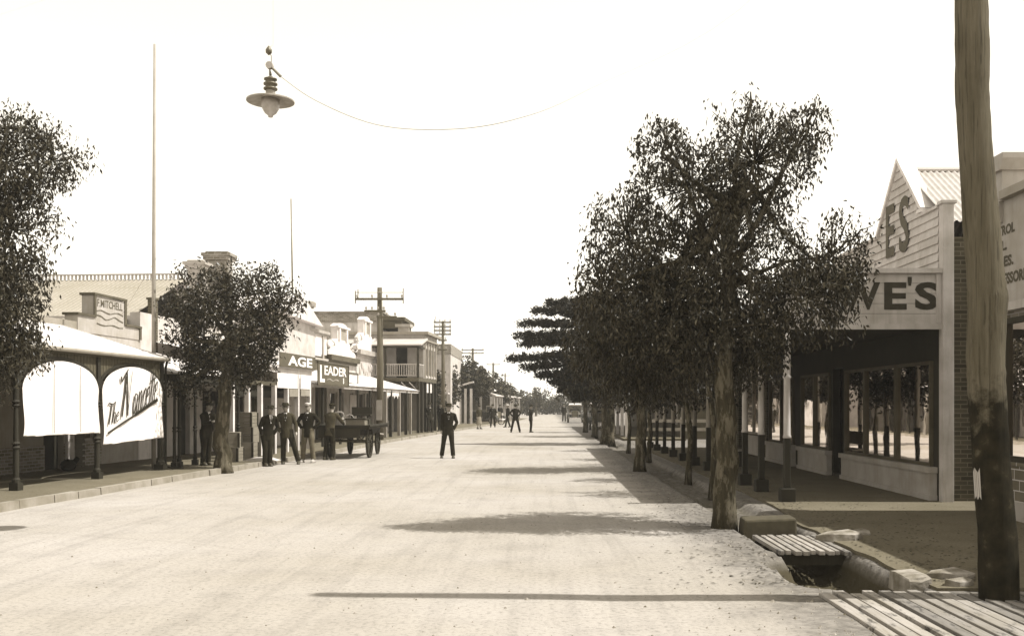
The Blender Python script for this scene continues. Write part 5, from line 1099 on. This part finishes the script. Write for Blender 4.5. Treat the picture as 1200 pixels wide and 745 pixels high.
def car(label, x, y, rz, roof=True, topm='white', group='parked motor cars'):
    T = Thing('motor_car', label, 'car', (x,y,0), rz=rz, group=group); T.org = (0,0,0)   # front faces local -y
    T.part('body', MB().loft([[(-.3,-1.3,.62),(.3,-1.3,.62),(.3,-1.3,1.05),(.15,-1.3,1.14),(-.15,-1.3,1.14),(-.3,-1.3,1.05)],[(-.4,-.4,.55),(.4,-.4,.55),(.42,-.4,1.1),(.2,-.4,1.2),(-.2,-.4,1.2),(-.42,-.4,1.1)]]).loft([[(-.5,-.4,.5),(.5,-.4,.5),(.56,-.4,1.12),(-.56,-.4,1.12)],[(-.6,.4,.45),(.6,.4,.45),(.68,.4,1.12),(-.68,.4,1.12)],[(-.58,1.6,.5),(.58,1.6,.5),(.64,1.6,1.15),(-.64,1.6,1.15)]]), M['black'], bevel=.02)
    T.part('radiator', MB().box(-.27,.27,-1.36,-1.3,.6,1.12), M['metal']); T.part('bumper', MB().tube([(-.65,-1.75,.5),(.65,-1.75,.5)], .03, 6), M['mid'])
    for q in (-1,1):
        T.part('headlight', MB().lathe([(.06,0),(.11,.06),(.12,.14),(.02,.15)], (0,0,0), 12) if False else MB().tube([(q*.42,-1.3,.9),(q*.42,-1.36,.9),(q*.42,-1.46,.9)], [.05,.11,.12], 12), M['mid'])
        for yc, xa, xb in ((-1.15,.52,.78),(1.25,.6,.82)):
            T.part('mudguard', MB().loft([[(q*a, yc-.48*cos(t), .42+.48*sin(t)) for a in (xa,xb)]+[(q*a, yc-.44*cos(t), .42+.44*sin(t)) for a in (xb,xa)] for t in (0,.5,1,1.6,2.2,2.9)]), M['black'])
        T.part('running_board', MB().box(min(q*.56,q*.8),max(q*.56,q*.8),-.65,.78,.36,.4), M['black'])
        wheel(T, q*.68, -1.15, .38, .38, .11, 10); wheel(T, q*.68, 1.25, .38, .38, .11, 10)
    w_ = T.part('windscreen', MB().box(-.55,.55,-.42,-.39,1.1,1.14).box(-.55,-.51,-.42,-.39,1.14,1.6).box(.51,.55,-.42,-.39,1.14,1.6).box(-.55,.55,-.42,-.39,1.6,1.64), M['metal'])
    T.part('pane', MB().quad((-.51,-.405,1.14),(.51,-.405,1.14),(.51,-.405,1.6),(-.51,-.405,1.6)), M['glass'], parent=w_, rec=False)
    T.part('seat', MB().box(-.5,.5,.3,.5,.9,1.3).box(-.5,.5,1.2,1.4,.9,1.32), M['woodd'])
    if roof:
        T.part('roof', MB().loft([[(-.6,-.5,1.66),(.6,-.5,1.66),(.55,-.5,1.78),(-.55,-.5,1.78)],[(-.66,.5,1.7),(.66,.5,1.7),(.6,.5,1.86),(-.6,.5,1.86)],[(-.64,1.6,1.62),(.64,1.6,1.62),(.58,1.6,1.78),(-.58,1.6,1.78)]]), M[topm])
        for q in (-1,1): T.part('roof_bow', MB().tube([(q*.6,.5,1.1),(q*.6,.5,1.7)], .02, 5).tube([(q*.6,1.5,1.1),(q*.6,1.5,1.65)], .02, 5), M['metal'])
    else: T.part('folded_hood', MB().box(-.66,.66,1.3,1.8,1.1,1.3), M['rubber'], bevel=.04)
    T.part('number_plate', MB().box(-.2,.2,-1.79,-1.77,.42,.54), M['white'])
    return T
x, y = gp(674,495); car('dark touring car with a white canvas roof parked facing the camera on the right', x, y, R(-3))
x, y = gp(572,497.5); car('dark open car parked near the far left kerb', x-.2, y, R(60), False)
x, y = gp(692,503); car('black car with a pale hood half hidden behind the right street tree trunks', x+.55, y, R(2), True, 'cream')

# ================================================================== crates and small things on the left footpath
def crate(lab, fx, fy, z, w_, d, h, rz=0, grp='crates stacked by the newsagency', open_=False):
    x, y = LW(fx, fy); T = Thing('crate', lab, 'crate', (x,y,z), rz=rz-A, group=grp); T.org = (0,0,0); n = 4; b = MB(); hh = h/n
    for i in range(n):
        z0, z1 = i*hh+.004, (i+1)*hh-.004
        b.box(-w_/2,w_/2,-d/2,-d/2+.015,z0,z1); b.box(-w_/2,w_/2,d/2-.015,d/2,z0,z1); b.box(-w_/2,-w_/2+.015,-d/2+.015,d/2-.015,z0,z1); b.box(w_/2-.015,w_/2,-d/2+.015,d/2-.015,z0,z1)
    T.part('slats', b, M['crate'])
    c = MB()
    for a in (-1,1):
        for q in (-1,1): c.box(a*(w_/2)-.025,a*(w_/2)+.025,q*(d/2)-.025,q*(d/2)+.025,0,h)
    T.part('corner_posts', c, M['woodd'])
    if not open_: T.part('lid', MB().box(-w_/2,w_/2,-d/2,d/2,h,h+.018), M['crate'])
crate('large bottom crate at the foot of the white post, lid open', .25, 28.1, .12, .62, .6, .48, .1, open_=True)
crate('wide crate in the middle of the stack beside the first white post', .0, 28.75, .12, .7, .6, .9)
crate('small crate on top of the stack beside the first white post', .0, 28.75, 1.04, .6, .5, .4)
crate('pale crate leaning beside the left gum trunk, top of its pair', .3, 27.1, .5, .4, .4, .4, .2)
crate('pale crate on the ground beside the left gum trunk', .3, 27.1, .12, .45, .45, .37)
crate('dark squat crate behind the leftmost standing man', -.3, 30.6, .12, .8, .7, .75)
x, y = LW(1.0, 27.4); single('board', MB().prism([(-.45,0),(-.2,.08),(.2,.09),(.5,0)], 'y', -.25, .25), M['cream'], 'bowed pale board lying on the kerb beside the gum trunk', 'board', org=(0,0,0)).location = (x,y,.125)
m = MB(); m.ell((0,0,.13), (.17,.2,.15), 10, 7); m.tube([(.1,.1,.2),(.16,.16,.3)], [.07,.05], 8); o = single('sack', m, M['felt'], 'small dark sack lying on the footpath under the plain white blind', 'sack', smooth=True); o.location = LW(-2.0, 22.9)+(.12,)

# ================================================================== the air: far things fade
def hazemat():
    m = bpy.data.materials.new('pale_haze'); m.use_nodes = True; t = m.node_tree; t.nodes.clear()
    o = t.nodes.new('ShaderNodeOutputMaterial'); v = t.nodes.new('ShaderNodeVolumePrincipled'); v.inputs['Color'].default_value = (.95,.93,.88,1); v.inputs['Density'].default_value = .0007
    t.links.new(v.outputs[0], o.inputs['Volume']); return m
single('haze', MB().box(-70,70,-15,215,-1.6,12.5), hazemat(), 'thin dusty air filling the street, palest at its far end', 'haze', kind='stuff')
